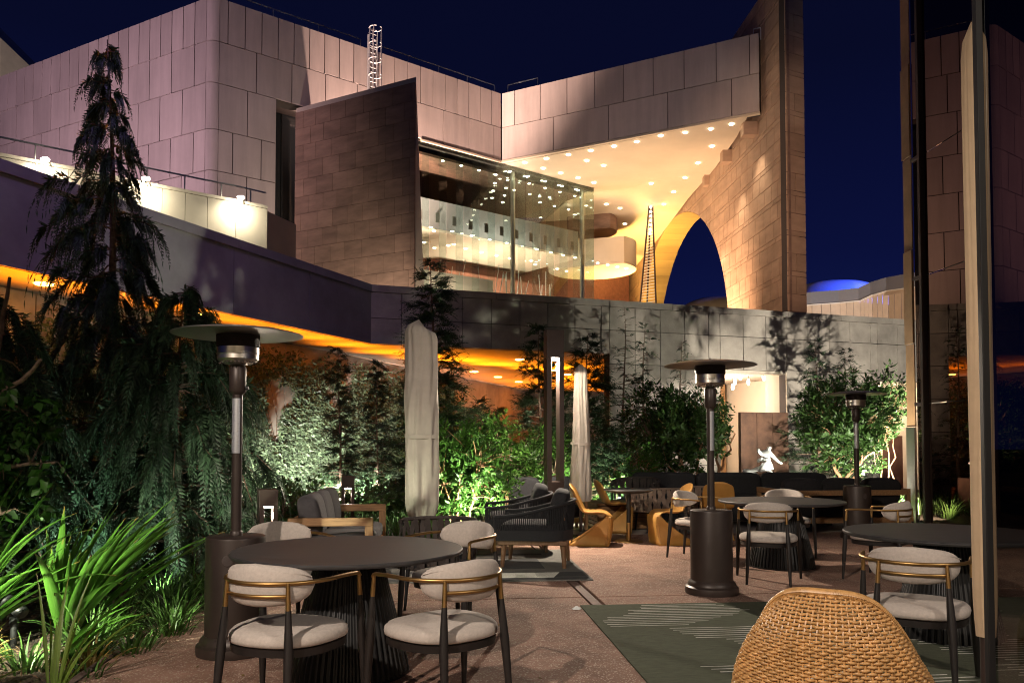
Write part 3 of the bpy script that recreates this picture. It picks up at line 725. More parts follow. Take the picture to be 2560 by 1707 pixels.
# stone courses: alternate tall and thin rows; near stones single, the far ones joined
zs = [4.0]
while zs[-1] < TOP - .3: zs += [zs[-1] + .92, zs[-1] + 1.84, zs[-1] + 2.10]
zs = [z for z in zs if z < TOP] + [TOP]
far = MB(); nstone = 0
def stone(bb, t0, t1, z0, z1):
    g = .022; da, db = 40.8 + t0 * wa.u.y, 40.8 + t1 * wa.u.y; NS = 16 if (z1 > AZ0 - 5 and db > AC - AA - .1 and da < AC + AA + .1 and z0 < max(zarch(da), zarch(db)) + .3) else 2
    d = [40.8 + (t0 + g + (t1 - t0 - 2 * g) * k / NS) * wa.u.y for k in range(NS + 1)]
    lo = [max(z0 + g, zarch(x) + .02) for x in d]
    if min(lo) > z1 - .08: return False
    top = z1 - g; lo = [min(l, top - .001) for l in lo]
    f = [loc(D2t(x), .0, l) for x, l in zip(d, lo)]; h = [loc(D2t(x), .0, top) for x in d]
    bk = [loc(D2t(x), -.05, l) for x, l in zip(d, lo)]; bh = [loc(D2t(x), -.05, top) for x in d]
    vs = f + h + bk + bh; fs = []
    q = NS + 1
    for i in range(NS):
        if lo[i] >= top - .002 and lo[i + 1] >= top - .002: continue
        fs += [(i, i + 1, q + 1 + i, q + i), (i, 2 * q + i, 2 * q + 1 + i, i + 1), (q + i, q + 1 + i, 3 * q + 1 + i, 3 * q + i)]
    fs += [(0, q, 3 * q, 2 * q), (NS, 2 * q + NS, 3 * q + NS, q + NS)]
    bb.add(vs, fs); return True
for r, (z0, z1) in enumerate(zip(zs, zs[1:])):
    t = 0.0; t1 = 0.0; k = 0
    while t < wa.L:
        st = 1.0 * rnd.uniform(.8, 1.2); 
        if k == 0 and r % 2: st *= .5
        t1 = min(wa.L, t + st); D = 40.8 + (t + t1) / 2 * wa.u.y
        if D < 60 and z1 < 25 and nstone < 292 and not (z1 - z0 < .5 and D > 46):
            b = MB()
            if stone(b, t, t1, z0, z1): b.build('stone', M['archstone'], aw); nstone += 1
        else: stone(far, t, t1, z0, z1)
        t = t1; k += 1
o = far.build('far_stone', M['archstone'], aw); o['kind'] = 'stuff'
# front edge stones
we = Wall((XW(40.8), 40.8), (XW(40.8) + 1.12, 41.35)); 
for r, (z0, z1) in enumerate(zip(zs, zs[1:])):
    for a, c in ((.0, .55), (.55, we.L)) if (z1 - z0 > .5 and r % 2) else ((0, we.L),):
        we.block('edge_stone', 'archstone', aw, a - .05 if a == 0 else a + .02, c - .02, z0 + .02, z1 - .02, -.06, .0)
we.block('edge_core', 'joint', aw, .02, we.L, 2, TOP, -.5, -.055)
for D, z, w in ((44.5, 17.2, 420), (47.5, 16.0, 420), (51.0, 13.5, 300), (56, 17.2, 160)):
    spot('arch_wall_light', (XW(D) - 1.3, D - .2, z + 1.4), (XW(D) + .2, D, z - 3), w, 70, (1, .78, .52), .08, 1.0)
spot('arch_glow', (11.0, 55, 6), (15, 72, 14), 3200, 60, (1, .66, .12), .3, .9)
area('arch_wash', (7.5, 47, 5.5), (14, 52, 10), 1150, 3, 3, (1, .62, .36)).data.spread = math.radians(95)

# tapering lattice sculpture before the arch
lt = thing('light_mast', 'slim tapering lattice mast strung with lights in front of the arch', 'sculpture', at(1622, 760, 60).xyz)
lt.location.z = 4
tb = at(1600, 760, 60) - lt.location; te = at(1640, 760, 60) - lt.location; top = at(1629, 452, 60) - lt.location; tm = at(1618, 755, 60.6) - lt.location
for q in (tb, te, tm):
    b = MB(); b.tube([Vector((q.x, q.y, 0)) + (q - Vector((q.x, q.y, 0))) * .02, q, top], .07, 6); b.build('mast_leg', M['lampmet'], lt)
for i in range(26):
    f = i / 26 * .62; p, q = tb.lerp(top, f), te.lerp(top, f); p = p + Vector((0, 0, -.18))
    b = MB(); b.tube([p, q], .03, 5); b.build('rung', M['white'], lt)
for i in range(13):
    p = top.lerp((tb + te) / 2, .0 + i * .036); b = MB(); b.lathe([(0, -.1), (.1, 0), (0, .1)], 10); o = b.build('mast_bulb', M['down'], lt); o.location = p

# ------------------------------------------------------------------ curved walkway wall behind the bridge
cwl = thing('curved_wall', 'low curved cream panel wall glowing under walkway lamps, left behind the bridge', 'wall', (-11, 23, 0))
tops = [(-150, 352), (0, 388), (172, 421), (329, 453), (406, 468), (519, 490), (590, 503), (668, 520)]
PW = [onz(x, y, 9.0) for x, y in tops]
for i, (p, q) in enumerate(zip(PW, PW[1:])):
    w = Wall((p.x, p.y), (q.x, q.y)); n = max(1, round(w.L / .75))
    for k in range(n):
        w.block('panel', 'cream_wall', cwl, w.L * k / n + .008, w.L * (k + 1) / n - .008, 6.0, 8.96, -.08, 0)
    w.block('wall_core', 'joint', cwl, 0, w.L, 6.0, 8.9, -.2, -.085)
    w.block('coping', 'cream_wall', cwl, 0, w.L, 8.965, 9.06, -.24, .03)
    w.block('hand_rail', 'steel', cwl, 0, w.L, 9.50, 9.54, -.14, -.10)
    w.block('rail_post', 'steel', cwl, w.L * .5, w.L * .5 + .03, 9.06, 9.5, -.14, -.10)
q = PW[-1]; w = Wall((q.x, q.y), (q.x + .5, q.y + 1.6)); w.block('return_panel', 'cream_wall', cwl, 0, w.L, 6, 8.9, -.2, 0)
for (px, py), lab in (((113, 399), 'walkway lamp on the curved wall, leftmost of three, before the hall'), ((365, 447), 'walkway lamp on the curved wall beside the tall cypress tip'), ((602, 494), 'brightest walkway lamp, at the right end of the curved wall')):
    wl2 = next(Wall((a.x, a.y), (c.x, c.y)) for (x0, _), (x1, _), a, c in zip(tops, tops[1:], PW, PW[1:]) if x0 <= px <= x1 + 1)
    p = at(px, py, wl2.pt(wl2.px(px)).y - .45)
    t = thing('walkway_lamp', lab, 'lamp', p, 0, 'walkway lamps along the curved wall')
    MB().cushion((0, 0, 0), (.22, .12, .10), e=.5, nu=12, nv=8).build('lamp_head', M['wlamp'], t, smooth=60)
    b = MB(); b.tube([(0, .06, .0), (0, .22, -.02), (0, .30, -.10)], .025, 6); b.build('bracket', M['steel'], t)
    area('walkway_light', (p.x, p.y - .05, p.z - .06), (p.x + .1, p.y + .5, p.z - 1.6), 40, .25, .12, (1, .93, .70))
    point('walkway_light', (p.x, p.y - .12, p.z + .12), 16, (1, .93, .72), .05)

# ------------------------------------------------------------------ far buildings
fb = thing('far_building', 'pale distant building glimpsed at the upper left picture edge', 'building', at(-40, 300, 75).xyz); fb.location.z = 0
b = MB(); a0, a1 = at(-220, 20, 75), at(3, 97, 75); a2 = at(72, 165, 77)
zz = [at(-220, -120, 75).z, at(0, 97, 75).z, at(70, 163, 77).z]
P = [(a0.x - fb.location.x, 75 - fb.location.y), (a1.x - fb.location.x, 75 - fb.location.y), (a2.x - fb.location.x, 77 - fb.location.y)]
b.add([(P[0][0], P[0][1], 0), (P[1][0], P[1][1], 0), (P[2][0], P[2][1], 0), (P[0][0], P[0][1], zz[0]), (P[1][0], P[1][1], zz[1]), (P[2][0], P[2][1], zz[2]),
       (P[0][0], P[0][1] + 8, zz[0]), (P[1][0], P[1][1] + 8, zz[1]), (P[2][0], P[2][1] + 8, zz[2])], [(0, 1, 4, 3), (1, 2, 5, 4), (3, 4, 7, 6), (4, 5, 8, 7)])
b.build('wall', M['cream_wall'], fb)
spot('far_flood', (a1.x + 4, 60, 20), (a1.x - 2, 75, zz[1] - 3), 5200, 60, (1, .84, .7), .3)

rb = thing('round_building', 'distant curved cream building with glass balustrade and blue lit dome', 'building', at(2140, 800, 70).xyz); rb.location.z = 0
cv = [(1700, 742, 92), (1780, 735, 90), (1900, 778, 76), (2030, 762, 74), (2100, 757, 74), (2150, 752, 73), (2180, 738, 72), (2220, 727, 70), (2270, 720, 66), (2330, 712, 62)]
PB = [at(*c) - rb.location for c in cv]
for p, q in zip(PB[2:], PB[3:]):
    n = 3
    for k in range(n):
        a, c = p.lerp(q, k / n + .006), p.lerp(q, (k + 1) / n - .006); b = MB()
        b.add([(a.x, a.y, 2), (c.x, c.y, 2), (c.x, c.y, c.z), (a.x, a.y, a.z), (a.x, a.y + 3, a.z), (c.x, c.y + 3, c.z)], [(0, 1, 2, 3), (3, 2, 5, 4)]); b.build('panel', M['cream_wall'], rb)
    b = MB(); a, c = p, q
    b.add([(a.x, a.y + .3, a.z), (c.x, c.y + .3, c.z), (c.x, c.y + .3, c.z + 1.25), (a.x, a.y + .3, a.z + 1.25)], [(0, 1, 2, 3)]); b.build('glass_balustrade', M['frost'], rb)
    b = MB(); b.tube([(p.x, p.y - .05, p.z), (q.x, q.y - .05, q.z)], .07, 5); b.build('ledge', M['white'], rb)
dc = at(2090, 775, 84) - rb.location
b = MB(); R = []
for j in range(9):
    f = j / 8 * PI / 2; R.append([(dc.x + 5.6 * math.cos(f) ** .7 * math.cos(a), dc.y + 4.4 * math.cos(f) ** .7 * math.sin(a), dc.z + 3.0 * math.sin(f)) for a in [2 * PI * k / 40 for k in range(40)]])
M['dome'] = mat('dome', (.55, .56, .60), .7, var=.05)
b.rings(R); b.build('dome', M['dome'], rb, smooth=50)
o = rb.location
spot('dome_flood', (o.x + dc.x + 6, o.y + dc.y - 12, dc.z + 2.5), (o.x + dc.x + 1, o.y + dc.y, dc.z + 1.4), 15000, 70, (.05, .10, 1), .3)
spot('round_flood', (o.x + 1, o.y - 22, 7.5), (o.x + 3, o.y, 13.5), 12000, 70, (1, .84, .76), .3)
b = MB(); R = []
dc2 = at(1800, 785, 96) - rb.location
for j in range(7):
    f = j / 6 * PI / 2; R.append([(dc2.x + 5.0 * math.cos(f) * math.cos(a), dc2.y + 4 * math.cos(f) * math.sin(a), dc2.z + 2.1 * math.sin(f)) for a in [2 * PI * k / 32 for k in range(32)]])
b.rings(R); b.build('low_dome', M['cream_wall'], rb, smooth=50)

# hotel wing added behind the viewer to keep blue sky out of reflections
hw = struct(MB().bx(-16, 14, -9.5, -9, -.1, 13).build('unseen_hotel_wall', M['cream_wall']))
M['added_window'] = emit('added_window', (1, .78, .5), 1.1)  # glowing windows made up to give warm reflections
for i in range(8):
    for z in (.4, 4.2):
        MB().bx(-14.5 + 3.6 * i, -12.6 + 3.6 * i, -8.99, -8.95, z, z + 2.3).build('added_window', M['added_window'] if (i + int(z)) % 3 else M['pane'], hw)

# ------------------------------------------------------------------ hotel front on the right
hf = thing('hotel_front', 'dark mirror glass hotel front with bronze mullions at the right edge', 'building', (7.3, 14.4, 0))
H0 = at(2291, 1300, 14.3); wh = Wall((H0.x, H0.y), (H0.x + .065 * 9, H0.y - 9)); wh.n = Vector((-abs(wh.u.y), wh.u.x)).normalized() if wh.n.x > 0 else wh.n
e1, e2, e3 = wh.px(2308), wh.px(2318), wh.px(2470)
ends = [(2270, 2290, -.1, 14.0)]
pz = [-.1, 1.7, 3.2, 4.9, 6.6, 8.3, 10.5]
for i, (z0, z1) in enumerate(zip(pz, pz[1:])):
    off = .02 * (i % 2)
    a, c = at(2272, 1000, 14.5), at(2290, 1000, 14.32)
    b = MB(); b.bx(a.x - hf.location.x + off, c.x - hf.location.x, 14.32 - 14.4, 14.62 - 14.4, z0 + .008, z1 - .008)
    b.build('end_cladding', M['tan_stone'] if i else M['steel'], hf)
for z0, z1 in ((0, 2.1), (2.1, 4.35), (4.35, 6.5), (6.5, 10.5)):
    wh.block('glass_pane', 'mirror', hf, .02, e1, z0 + .02, z1 - .02, -.06, -.04)
    wh.block('glass_pane', 'mirror', hf, e2, e3, z0 + .01, z1 - .01, -.06, -.04)
for z in (2.1, 4.35, 6.5):
    wh.block('transom', 'bronze', hf, .0, e1, z - .03, z + .03, -.08, .0)
for t in (e1, e3, e3 + 1.5, e3 + 3.0):
    wh.block('mullion', 'bronze', hf, t, t + .07, -.05, 10.5, -.12, .03)
for t in (e3 + .075, e3 + 1.575, e3 + 3.075):
    wh.block('glass_pane', 'mirror', hf, t, t + 1.42, 0, 10.4, -.06, -.04)
wh.block('dark_backing', 'blackmet', hf, .0, wh.L, -.05, 10.5, -.8, -.6)

# glass door leaf close to the camera
D0 = at(2456, 1100, 3.0)
gd = thing('glass_door', 'tinted glass door leaf with slim bronze frame cutting off the right side', 'door', (D0.x, D0.y, 0))
MB().bx(0, .026, -.014, .014, .01, 3.6).build('frame_post', M['blackmet'], gd, bevel=.003)
MB().bx(.027, .095, -.012, .012, .01, .10).build('bottom_rail', M['lampmet'], gd)
b = MB(); b.add([(.026, 0, .1), (.30, -.45, .1), (.30, -.45, 3.6), (.026, 0, 3.6)], [(0, 1, 2, 3)]); b.build('glass_pane', M['door_glass'], gd)
# ------------------------------------------------------------------ dining set
def seat_out(k, n, s=1.0):
    a = 2 * PI * k / n; c, s_ = math.cos(a), math.sin(a)
    x = math.copysign(abs(c) ** .78, c) * .285; y = math.copysign(abs(s_) ** .78, s_) * .262
    x *= 1 + .10 * (y / .262); return x * s, y * s - .005
def arc(a, r, z, y0=-.02): return (r * math.sin(a), y0 - r * math.cos(a), z)
def dining_chair(label, loc, rz):
    t = thing('dining_chair', label, 'chair', loc, rz, 'cream dining armchairs round the dark tables')
    n = 40; R = []
    for s, z in ((.90, .405), (.985, .415), (1.0, .432), (.985, .452), (.93, .468), (.78, .480), (.5, .487), (.2, .489)):
        R.append([(*seat_out(k, n, s), z) for k in range(n)])
    MB().rings(R).build('seat_cushion', M['cream'], t, smooth=60)
    R = []
    for s, z in ((.90, .362), (.955, .366), (.965, .402), (.90, .406)): R.append([(*seat_out(k, n, s), z) for k in range(n)])
    MB().rings(R).build('seat_frame', M['darkwood'], t, smooth=40)
    for sx_ in (-1, 1):
        for fr in (0, 1):
            if fr: p = [(sx_ * .318, .245, 0), (sx_ * .305, .225, .38), (sx_ * .298, .215, .60), (sx_ * .295, .205, .705)]
            else: p = [(sx_ * .205, -.315, 0), (sx_ * .19, -.275, .40), (sx_ * .178, -.262, .60), (sx_ * .172, -.258, .728)]
            b = MB(); q = [Vector(x) for x in p]
            b.tube([q[0], q[0].lerp(q[1], .5), q[1], q[1].lerp(q[2], .5), q[2]], [.0125, .0185, .0235, .019, .0135], 12)
            lg = b.build('leg', M['darkwood'], t, smooth=50)
            b = MB(); b.tube([q[2] - Vector((0, 0, .002)), q[2].lerp(q[3], .5), q[3]], [.0128, .0115, .0100], 12); b.build('brass_tip', M['brass'], lg, smooth=50)
    b = MB(); pts = [(-.297, .215, .700), (-.295, .207, .712), (-.293, .19, .718), (-.29, .08, .724)] + [arc(-PI / 2 + PI * k / 20, .288, .726) for k in range(21)] + [(.29, .08, .724), (.293, .19, .718), (.295, .207, .712), (.297, .215, .700)]
    b.tube(pts, .0105, 10); b.build('arm_rail', M['brass'], t, smooth=50)
    b = MB(); b.tube([arc(-.62 + 1.24 * k / 14, .286, .666) for k in range(15)], .0095, 10); b.build('back_rail', M['brass'], t, smooth=50)
    R = []; m = 26; ec = 20
    for k in range(m + 1):
        f = -1 + 2 * k / m; a = f * 1.16; tp = max(.0, 1 - abs(f) ** 4.5) ** .5; tp = max(tp, .12)
        hz = .105 * tp * (1 - .18 * abs(f)); th = .038 * (tp ** .7); zc = .706 + .006 * (1 - abs(f)); row = []
        for i in range(ec):
            u = 2 * PI * i / ec; c, s_ = math.cos(u), math.sin(u)
            dz = math.copysign(abs(s_) ** .8, s_) * hz; dr_ = math.copysign(abs(c) ** .9, c) * th
            row.append(arc(a, .246 - dr_ + .10 * dz * .5, zc + dz))
        R.append(row)
    MB().rings(R).build('back_cushion', M['cream'], t, smooth=70)
    b = MB(); b.tube([arc(-1.05 + 2.1 * k / 24, .268 + .008, .7815 - .032 * abs(-1 + 2 * k / 24) ** 3) for k in range(25)], .0028, 5); b.build('seam', M['cream'], t, smooth=60)
    return t
def face(p, q): return math.atan2(q[1] - p[1], q[0] - p[0]) - PI / 2
T1, T2, T3 = (-1.005, 4.96), (3.08, 9.2), (3.17, 5.87)
def round_table(label, c):
    t = thing('round_table', label, 'table', (c[0], c[1], 0), 0, 'round dark dining tables')
    MB().lathe([(.05, .716), (.66, .716), (.695, .724), (.70, .734), (.70, .742), (.694, .748)], 72).build('table_top', M['tabletop'], t, smooth=25)
    fn = lambda k, n, z: 1 + .028 * (1 if k % 4 in (0, 1) else -1)
    MB().lathe([(.36, 0), (.352, .06), (.31, .25), (.245, .5), (.205, .66), (.20, .715)], 224, fn=fn).build('fluted_base', M['flute'], t)
    MB().lathe([(.372, .0), (.372, .012)], 48).build('base_ring', M['blackmet'], t)
    return t
round_table('large near round dark table between the left pair of cream chairs', T1)
round_table('round dark table beyond the middle patio heater', T2)
round_table('round dark table at the right, partly hidden by glass door', T3)
c0 = dining_chair('nearest cream chair left of the big table, its back towards us', (-1.15, 4.13, 0), -math.radians(18))
for (x, y, a, lab) in [
    (-.36, 4.22, math.radians(40), 'cream chair right of the near table, turned left, brass arm across its back'),
    (-1.62, 5.78, math.radians(215), 'cream chair behind the near table beside the left heater tank'),
    (-.42, 5.84, math.radians(146), 'shaded cream chair behind the near table beside the woven strap armchair'),
    (2.37, 4.74, math.radians(-29), 'large cream chair before the right table beside the glass door'),
    (3.92, 5.2, math.radians(50), 'cream chair seen through the tinted glass door'),
    (2.62, 8.22, math.radians(-18), 'cream chair just right of the middle heater tank, back towards us'),
    (3.82, 8.35, math.radians(42), 'cream chair turned left between the middle and right tables'),
    (2.28, 9.85, math.radians(228), 'cream chair half hidden behind the middle heater tank'),
    (3.45, 10.12, math.radians(168), 'cream chair on the far side of the middle round table')]:
    dup(c0, (x, y, 0), a, lab)

# ------------------------------------------------------------------ patio heaters
def heater(label, loc, rz):
    t = thing('patio_heater', label, 'heater', loc, rz, 'bronze mushroom patio heaters')
    MB().lathe([(.245, 0), (.25, .03), (.245, .06), (.225, .075), (.222, .095), (.205, .115), (.198, .125)], 40).build('base_flange', M['bronze'], t, smooth=35)
    tk = MB(); tk.lathe([(.195, .118), (.195, .755), (.192, .768), (.185, .773), (.03, .778)], 48); tk = tk.build('tank_housing', M['bronze'], t, smooth=35)
    b = MB(); b.lathe([(.0, -.004), (.034, -.004), (.038, 0), (.034, .004)], 20); o = b.build('vent_hole', M['joint'], tk, smooth=40); o.rotation_euler = (PI / 2, 0, 0); o.location = (-.02, -.196, .63)
    MB().lathe([(.042, .772), (.042, .80), (.034, .81)], 20).build('pole_collar', M['bronze'], t, smooth=40)
    MB().lathe([(.034, .78), (.034, 1.74)], 24).build('pole', M['bronze'], t, smooth=40)
    b = MB(); R = []
    for z in (1.33, 1.70): R.append([(.0352 * math.cos(a), .0352 * math.sin(a), z) for a in [math.radians(150 + 160 * k / 14) for k in range(15)]])
    b.rings(R, closed=False, cap=False); b.build('foil_label', M['sticker'], t, smooth=60)
    MB().lathe([(.036, 1.725), (.05, 1.74), (.056, 1.75), (.056, 1.905), (.05, 1.915), (.04, 1.93)], 28).build('valve_housing', M['bronze'], t, smooth=40)
    b = MB(); b.tube([(.055, -.02, 1.77), (.075, -.02, 1.77)], .014, 10); b.build('knob', M['blackmet'], t)
    bn = MB(); bn.lathe([(.045, 1.925), (.09, 1.935), (.128, 1.955), (.136, 1.965), (.136, 1.995), (.139, 1.998), (.139, 2.003), (.136, 2.006), (.137, 2.045), (.12, 2.05)], 48); bn = bn.build('burner', M['steel'], t, smooth=35)
    for k in range(28):
        a = 2 * PI * k / 28; b = MB(); b.box((0, 0, 0), (.010, .034, .004)); o = b.build('burner_slot', M['joint'], bn); o.rotation_euler = (math.radians(26), 0, a + PI / 2); o.location = (.110 * math.cos(a), .110 * math.sin(a), 1.9445)
    MB().lathe([(.130, 2.046), (.143, 2.05), (.143, 2.165), (.12, 2.17)], 48).build('emitter_screen', M['screen'], t, smooth=35)
    prof = [(.425, 2.1300), (.432, 2.1320), (.430, 2.1355), (.40, 2.1435), (.33, 2.1575), (.24, 2.1700), (.14, 2.1790), (.05, 2.1820), (.0, 2.1825), (.0, 2.1810), (.05, 2.1805), (.14, 2.1770), (.24, 2.1680), (.33, 2.1555), (.40, 2.1415), (.425, 2.1340)]
    dm = MB(); dm.lathe(prof, 64); dm = dm.build('reflector_dome', M['reflector'], t, smooth=30)
    for k in range(4):
        a = PI / 4 + PI / 2 * k; b = MB(); b.tube([pol((0, 0), r, a, z) for r, z in ((.13, 2.1768), (.24, 2.1673), (.33, 2.1547), (.424, 2.1345))], .0065, 5); b.build('dome_seam', M['reflector'], dm)
    b = MB(); b.lathe([(.012, 2.18), (.012, 2.195), (.006, 2.205)], 10); b.build('dome_nut', M['steel'], dm)
    return t
h0 = heater('tall bronze patio heater at the left, beside the near table', (-1.865, 5.43, 0), math.radians(10))
dup(h0, (1.875, 7.56, 0), math.radians(100), 'bronze patio heater in the middle right, tank before the grey chairs')
dup(h0, (5.14, 11.95, 0), math.radians(15), 'farthest bronze patio heater, before the teak sectional at right')

# ------------------------------------------------------------------ lamp post and bollards
lp = thing('lamp_post', 'slim square bronze lamp post glowing under its head in the middle', 'street lamp', (.60, 11.45, 0), math.radians(14))
MB().bx(-.125, .125, -.09, .09, 0, .86).build('post_base', M['lampmet'], lp, bevel=.004)
for s in (-1, 1): MB().bx(s * .125, s * .058, -.088, .088, .862, 2.622).build('post_leg', M['lampmet'], lp, bevel=.003)
MB().bx(-.127, .127, -.092, .092, 2.625, 3.02).build('lamp_head', M['lampmet'], lp, bevel=.004)
MB().bx(-.055, .055, -.075, .075, 2.596, 2.621).build('led_panel', M['led'], lp)
q = lp.location
for s_, w_ in ((-.068, 430), (.068, 60)):
    e_ = rotz(math.radians(14)) @ Vector((0, s_, 2.53)); spot('post_light', (q.x + e_.x, q.y + e_.y, e_.z + .03), (q.x + e_.x, q.y + e_.y - .0, 0), w_ * 1.15, 174, LED, .018, .06)
def bollard(label, loc, rz):
    t = thing('bollard_lamp', label, 'lamp', loc, rz, 'square bronze bollard lamps in the planting')
    for s in (-1, 1): MB().bx(s * .085, s * .042, -.085, .085, 0, .795).build('bollard_leg', M['lampmet'], t, bevel=.003)
    MB().bx(-.087, .087, -.087, .087, .797, .955).build('lamp_head', M['lampmet'], t, bevel=.003)
    MB().bx(-.040, .040, -.075, .075, .780, .796).build('led_panel', M['led'], t)
    return t
bo = bollard('large bollard lamp beside the left heater and teak sofa', (-2.36, 7.75, 0), math.radians(24))
dup(bo, (-2.24, 10.95, 0), math.radians(12), 'bollard lamp standing behind the grey cushioned teak sofa')
dup(bo, (.16, 15.4, 0), math.radians(14), 'small far bollard lamp left of the lamp post')
for x, y, w in ((-2.36, 7.75, 7), (-2.24, 10.95, 7), (.16, 15.4, 9)): point('bollard_light', (x, y, .70), w, LED, .03)

# ------------------------------------------------------------------ closed parasols
def parasol(name, label, loc, z0, z1, rt, rb, rz, seed, folds=7, square=.5, lean=0.0, amp=.07, group='folded cream parasols', m=None):
    fab = m or M['canvas']
    t = thing(name, label, 'parasol', loc, rz, group)
    r_ = random.Random(seed); ph = [r_.uniform(0, 6.28) for _ in range(5)]; R = []; n = 72; mm = 34
    for j in range(mm + 1):
        f = j / mm; z = z0 + (z1 - z0) * f; r = rb + (rt - rb) * f; row = []
        cap = 1.0 if f < .94 else math.sqrt(max(.02, 1 - ((f - .94) / .06) ** 2 * .95))
        if f < .08: cap *= .80 + .2 * math.sin(f / .08 * PI / 2)
        for i in range(n):
            a = 2 * PI * i / n
            sq = 1 / max(abs(math.cos(a)), abs(math.sin(a))) ** square
            w = 1 + amp * math.sin(folds * a + ph[0] + 1.6 * math.sin(f * 3 + ph[1])) * (1 - .45 * f) + amp * .6 * math.sin(3 * a + ph[2] + f * 4.0) + amp * .45 * math.sin(13 * a + ph[3] - f * 5 + 2.0 * math.sin(f * 9 + ph[4])) + amp * .25 * math.sin(21 * a + ph[4] + 9 * f) * f
            row.append((r * cap * sq * w * math.cos(a), r * cap * sq * w * math.sin(a), z + (lean * r * math.cos(a) if f > .8 else 0)))
        R.append(row)
    zt_ = z0 + (z1 - z0) * .42; rt_ = (rb + (rt - rb) * .42) * 1.10
    b = MB(); R2 = []
    for dz in (-.022, .022): R2.append([(rt_ * math.cos(a) / max(abs(math.cos(a)), abs(math.sin(a))) ** square, rt_ * math.sin(a) / max(abs(math.cos(a)), abs(math.sin(a))) ** square, zt_ + dz + .01 * math.sin(a)) for a in [2 * PI * k / 48 for k in range(48)]])
    b.rings(R2, cap=False)
    if rt_ > .1: b.build('tie_strap', fab, t, smooth=60)
    MB().rings(R).build('canopy', fab, t, smooth=70)
    MB().lathe([(.026, .05), (.026, z0 + .3)], 16).build('pole', M['lampmet'], t, smooth=40)
    MB().bx(-.3, .3, -.3, .3, .0, .05).build('base_plate', M['lampmet'], t, bevel=.01)
    return t
parasol('folded_parasol', 'wide pale folded parasol standing behind the strap armchair', (-1.05, 9.3, 0), .55, 2.78, .180, .175, math.radians(14), 3, folds=9, lean=-.35, amp=.085)
parasol('folded_parasol', 'slim tapered folded parasol just right of the lamp post', (1.06, 12.35, 0), .52, 2.62, .088, .165, math.radians(30), 8, folds=6, square=.25, amp=.085)
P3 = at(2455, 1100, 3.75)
parasol('folded_parasol', 'tall narrow folded parasol at the right edge beside the door frame', (P3.x, P3.y, 0), .50, 3.40, .052, .050, 0, 12, folds=4, square=.2, amp=.05, m=M['canvas_warmlit'])

# ------------------------------------------------------------------ teak sofas
def teak_sofa(label, loc, rz, L, dep, fab, nseat, nback, arm_z=.62, back_h=.84, group=None, bcush=.20, open_back=True):
    """faces +x, length along y"""
    t = thing('teak_sofa', label, 'sofa', loc, rz, group); hl, hd = L / 2, dep / 2; w, th = .055, .085
    for s in (-1, 1):
        y = s * (hl - w / 2); fr = MB()
        fr.bx(-hd, hd, y - w / 2, y + w / 2, arm_z - th, arm_z)
        fr = fr.build('arm_rest', M['teak'], t, bevel=.006)
        for x in (-hd + th / 2, hd - th / 2):
            b = MB(); b.bx(x - th / 2, x + th / 2, y - w / 2 + .002, y + w / 2 - .002, 0, arm_z - th - .001); b.build('leg', M['teakx'], t, bevel=.005)
        b = MB(); b.bx(-hd + th + .002, hd - th - .002, y - .02, y + .02, .14, .22); b.build('side_rail', M['teak'], t, bevel=.005)
    for x in (-hd + .04, hd - .05):
        b = MB(); b.bx(x - .02, x + .02, -hl + w + .002, hl - w - .002, .15, .235); b.build('base_rail', M['teak'], t, bevel=.005)
    b = MB(); b.bx(-hd + .012, -hd + .052, -hl + w + .002, hl - w - .002, arm_z - .10, arm_z - .015); b.build('back_rail', M['teak'], t, bevel=.005)
    il = L - 2 * w - .03
    for i in range(nseat):
        c = -il / 2 + il * (i + .5) / nseat
        MB().cushion((.04, c, .325), (dep - .12, il / nseat - .012, .19), e=.28, sag=.12).build('seat_cushion', M[fab], t, smooth=70)
    for i in range(nback):
        c = -il / 2 + il * (i + .5) / nback
        MB().cushion((-hd + .20, c, .42 + (back_h - .42) / 2), (bcush, il / nback - .01, back_h - .40), roty(-.20), e=.40, nu=28, nv=16).build('back_cushion', M[fab], t, smooth=70)
    return t
teak_sofa('teak sofa with plump grey cushions at the garden edge, left of centre', (-1.98, 9.35, 0), math.radians(5), 1.95, .88, 'charcoal', 2, 3, group=None, bcush=.24)
teak_sofa('teak framed sofa with black cushions behind the lamp post', (.50, 12.95, 0), math.radians(-84), 1.30, .9, 'blackfab', 2, 2, arm_z=.66)
s_ = teak_sofa('large teak sectional with thick black cushions behind the far heater', (5.22, 13.1, 0), math.radians(97), 2.15, .95, 'blackfab', 3, 3, arm_z=.68, back_h=.84)
# long black banquette
bq = thing('banquette', 'long low black upholstered banquette in front of the statue', 'sofa', (3.9, 14.3, 0), math.radians(-5))
MB().bx(-1.75, 1.75, -.42, .42, .06, .40).build('seat_base', M['blackfab'], bq, bevel=.03)
for i in range(3): MB().cushion((-1.16 + 1.16 * i, .30, .60), (1.15, .26, .56), e=.22).build('back_cushion', M['blackfab'], bq, smooth=70)
for i in range(3): MB().cushion((-1.16 + 1.16 * i, -.08, .44), (1.15, .66, .12), e=.22).build('seat_cushion', M['blackfab'], bq, smooth=70)
for x in (-1.6, 1.6):
    for y in (-.34, .34): MB().bx(x - .03, x + .03, y - .03, y + .03, 0, .062).build('leg', M['blackmet'], bq)

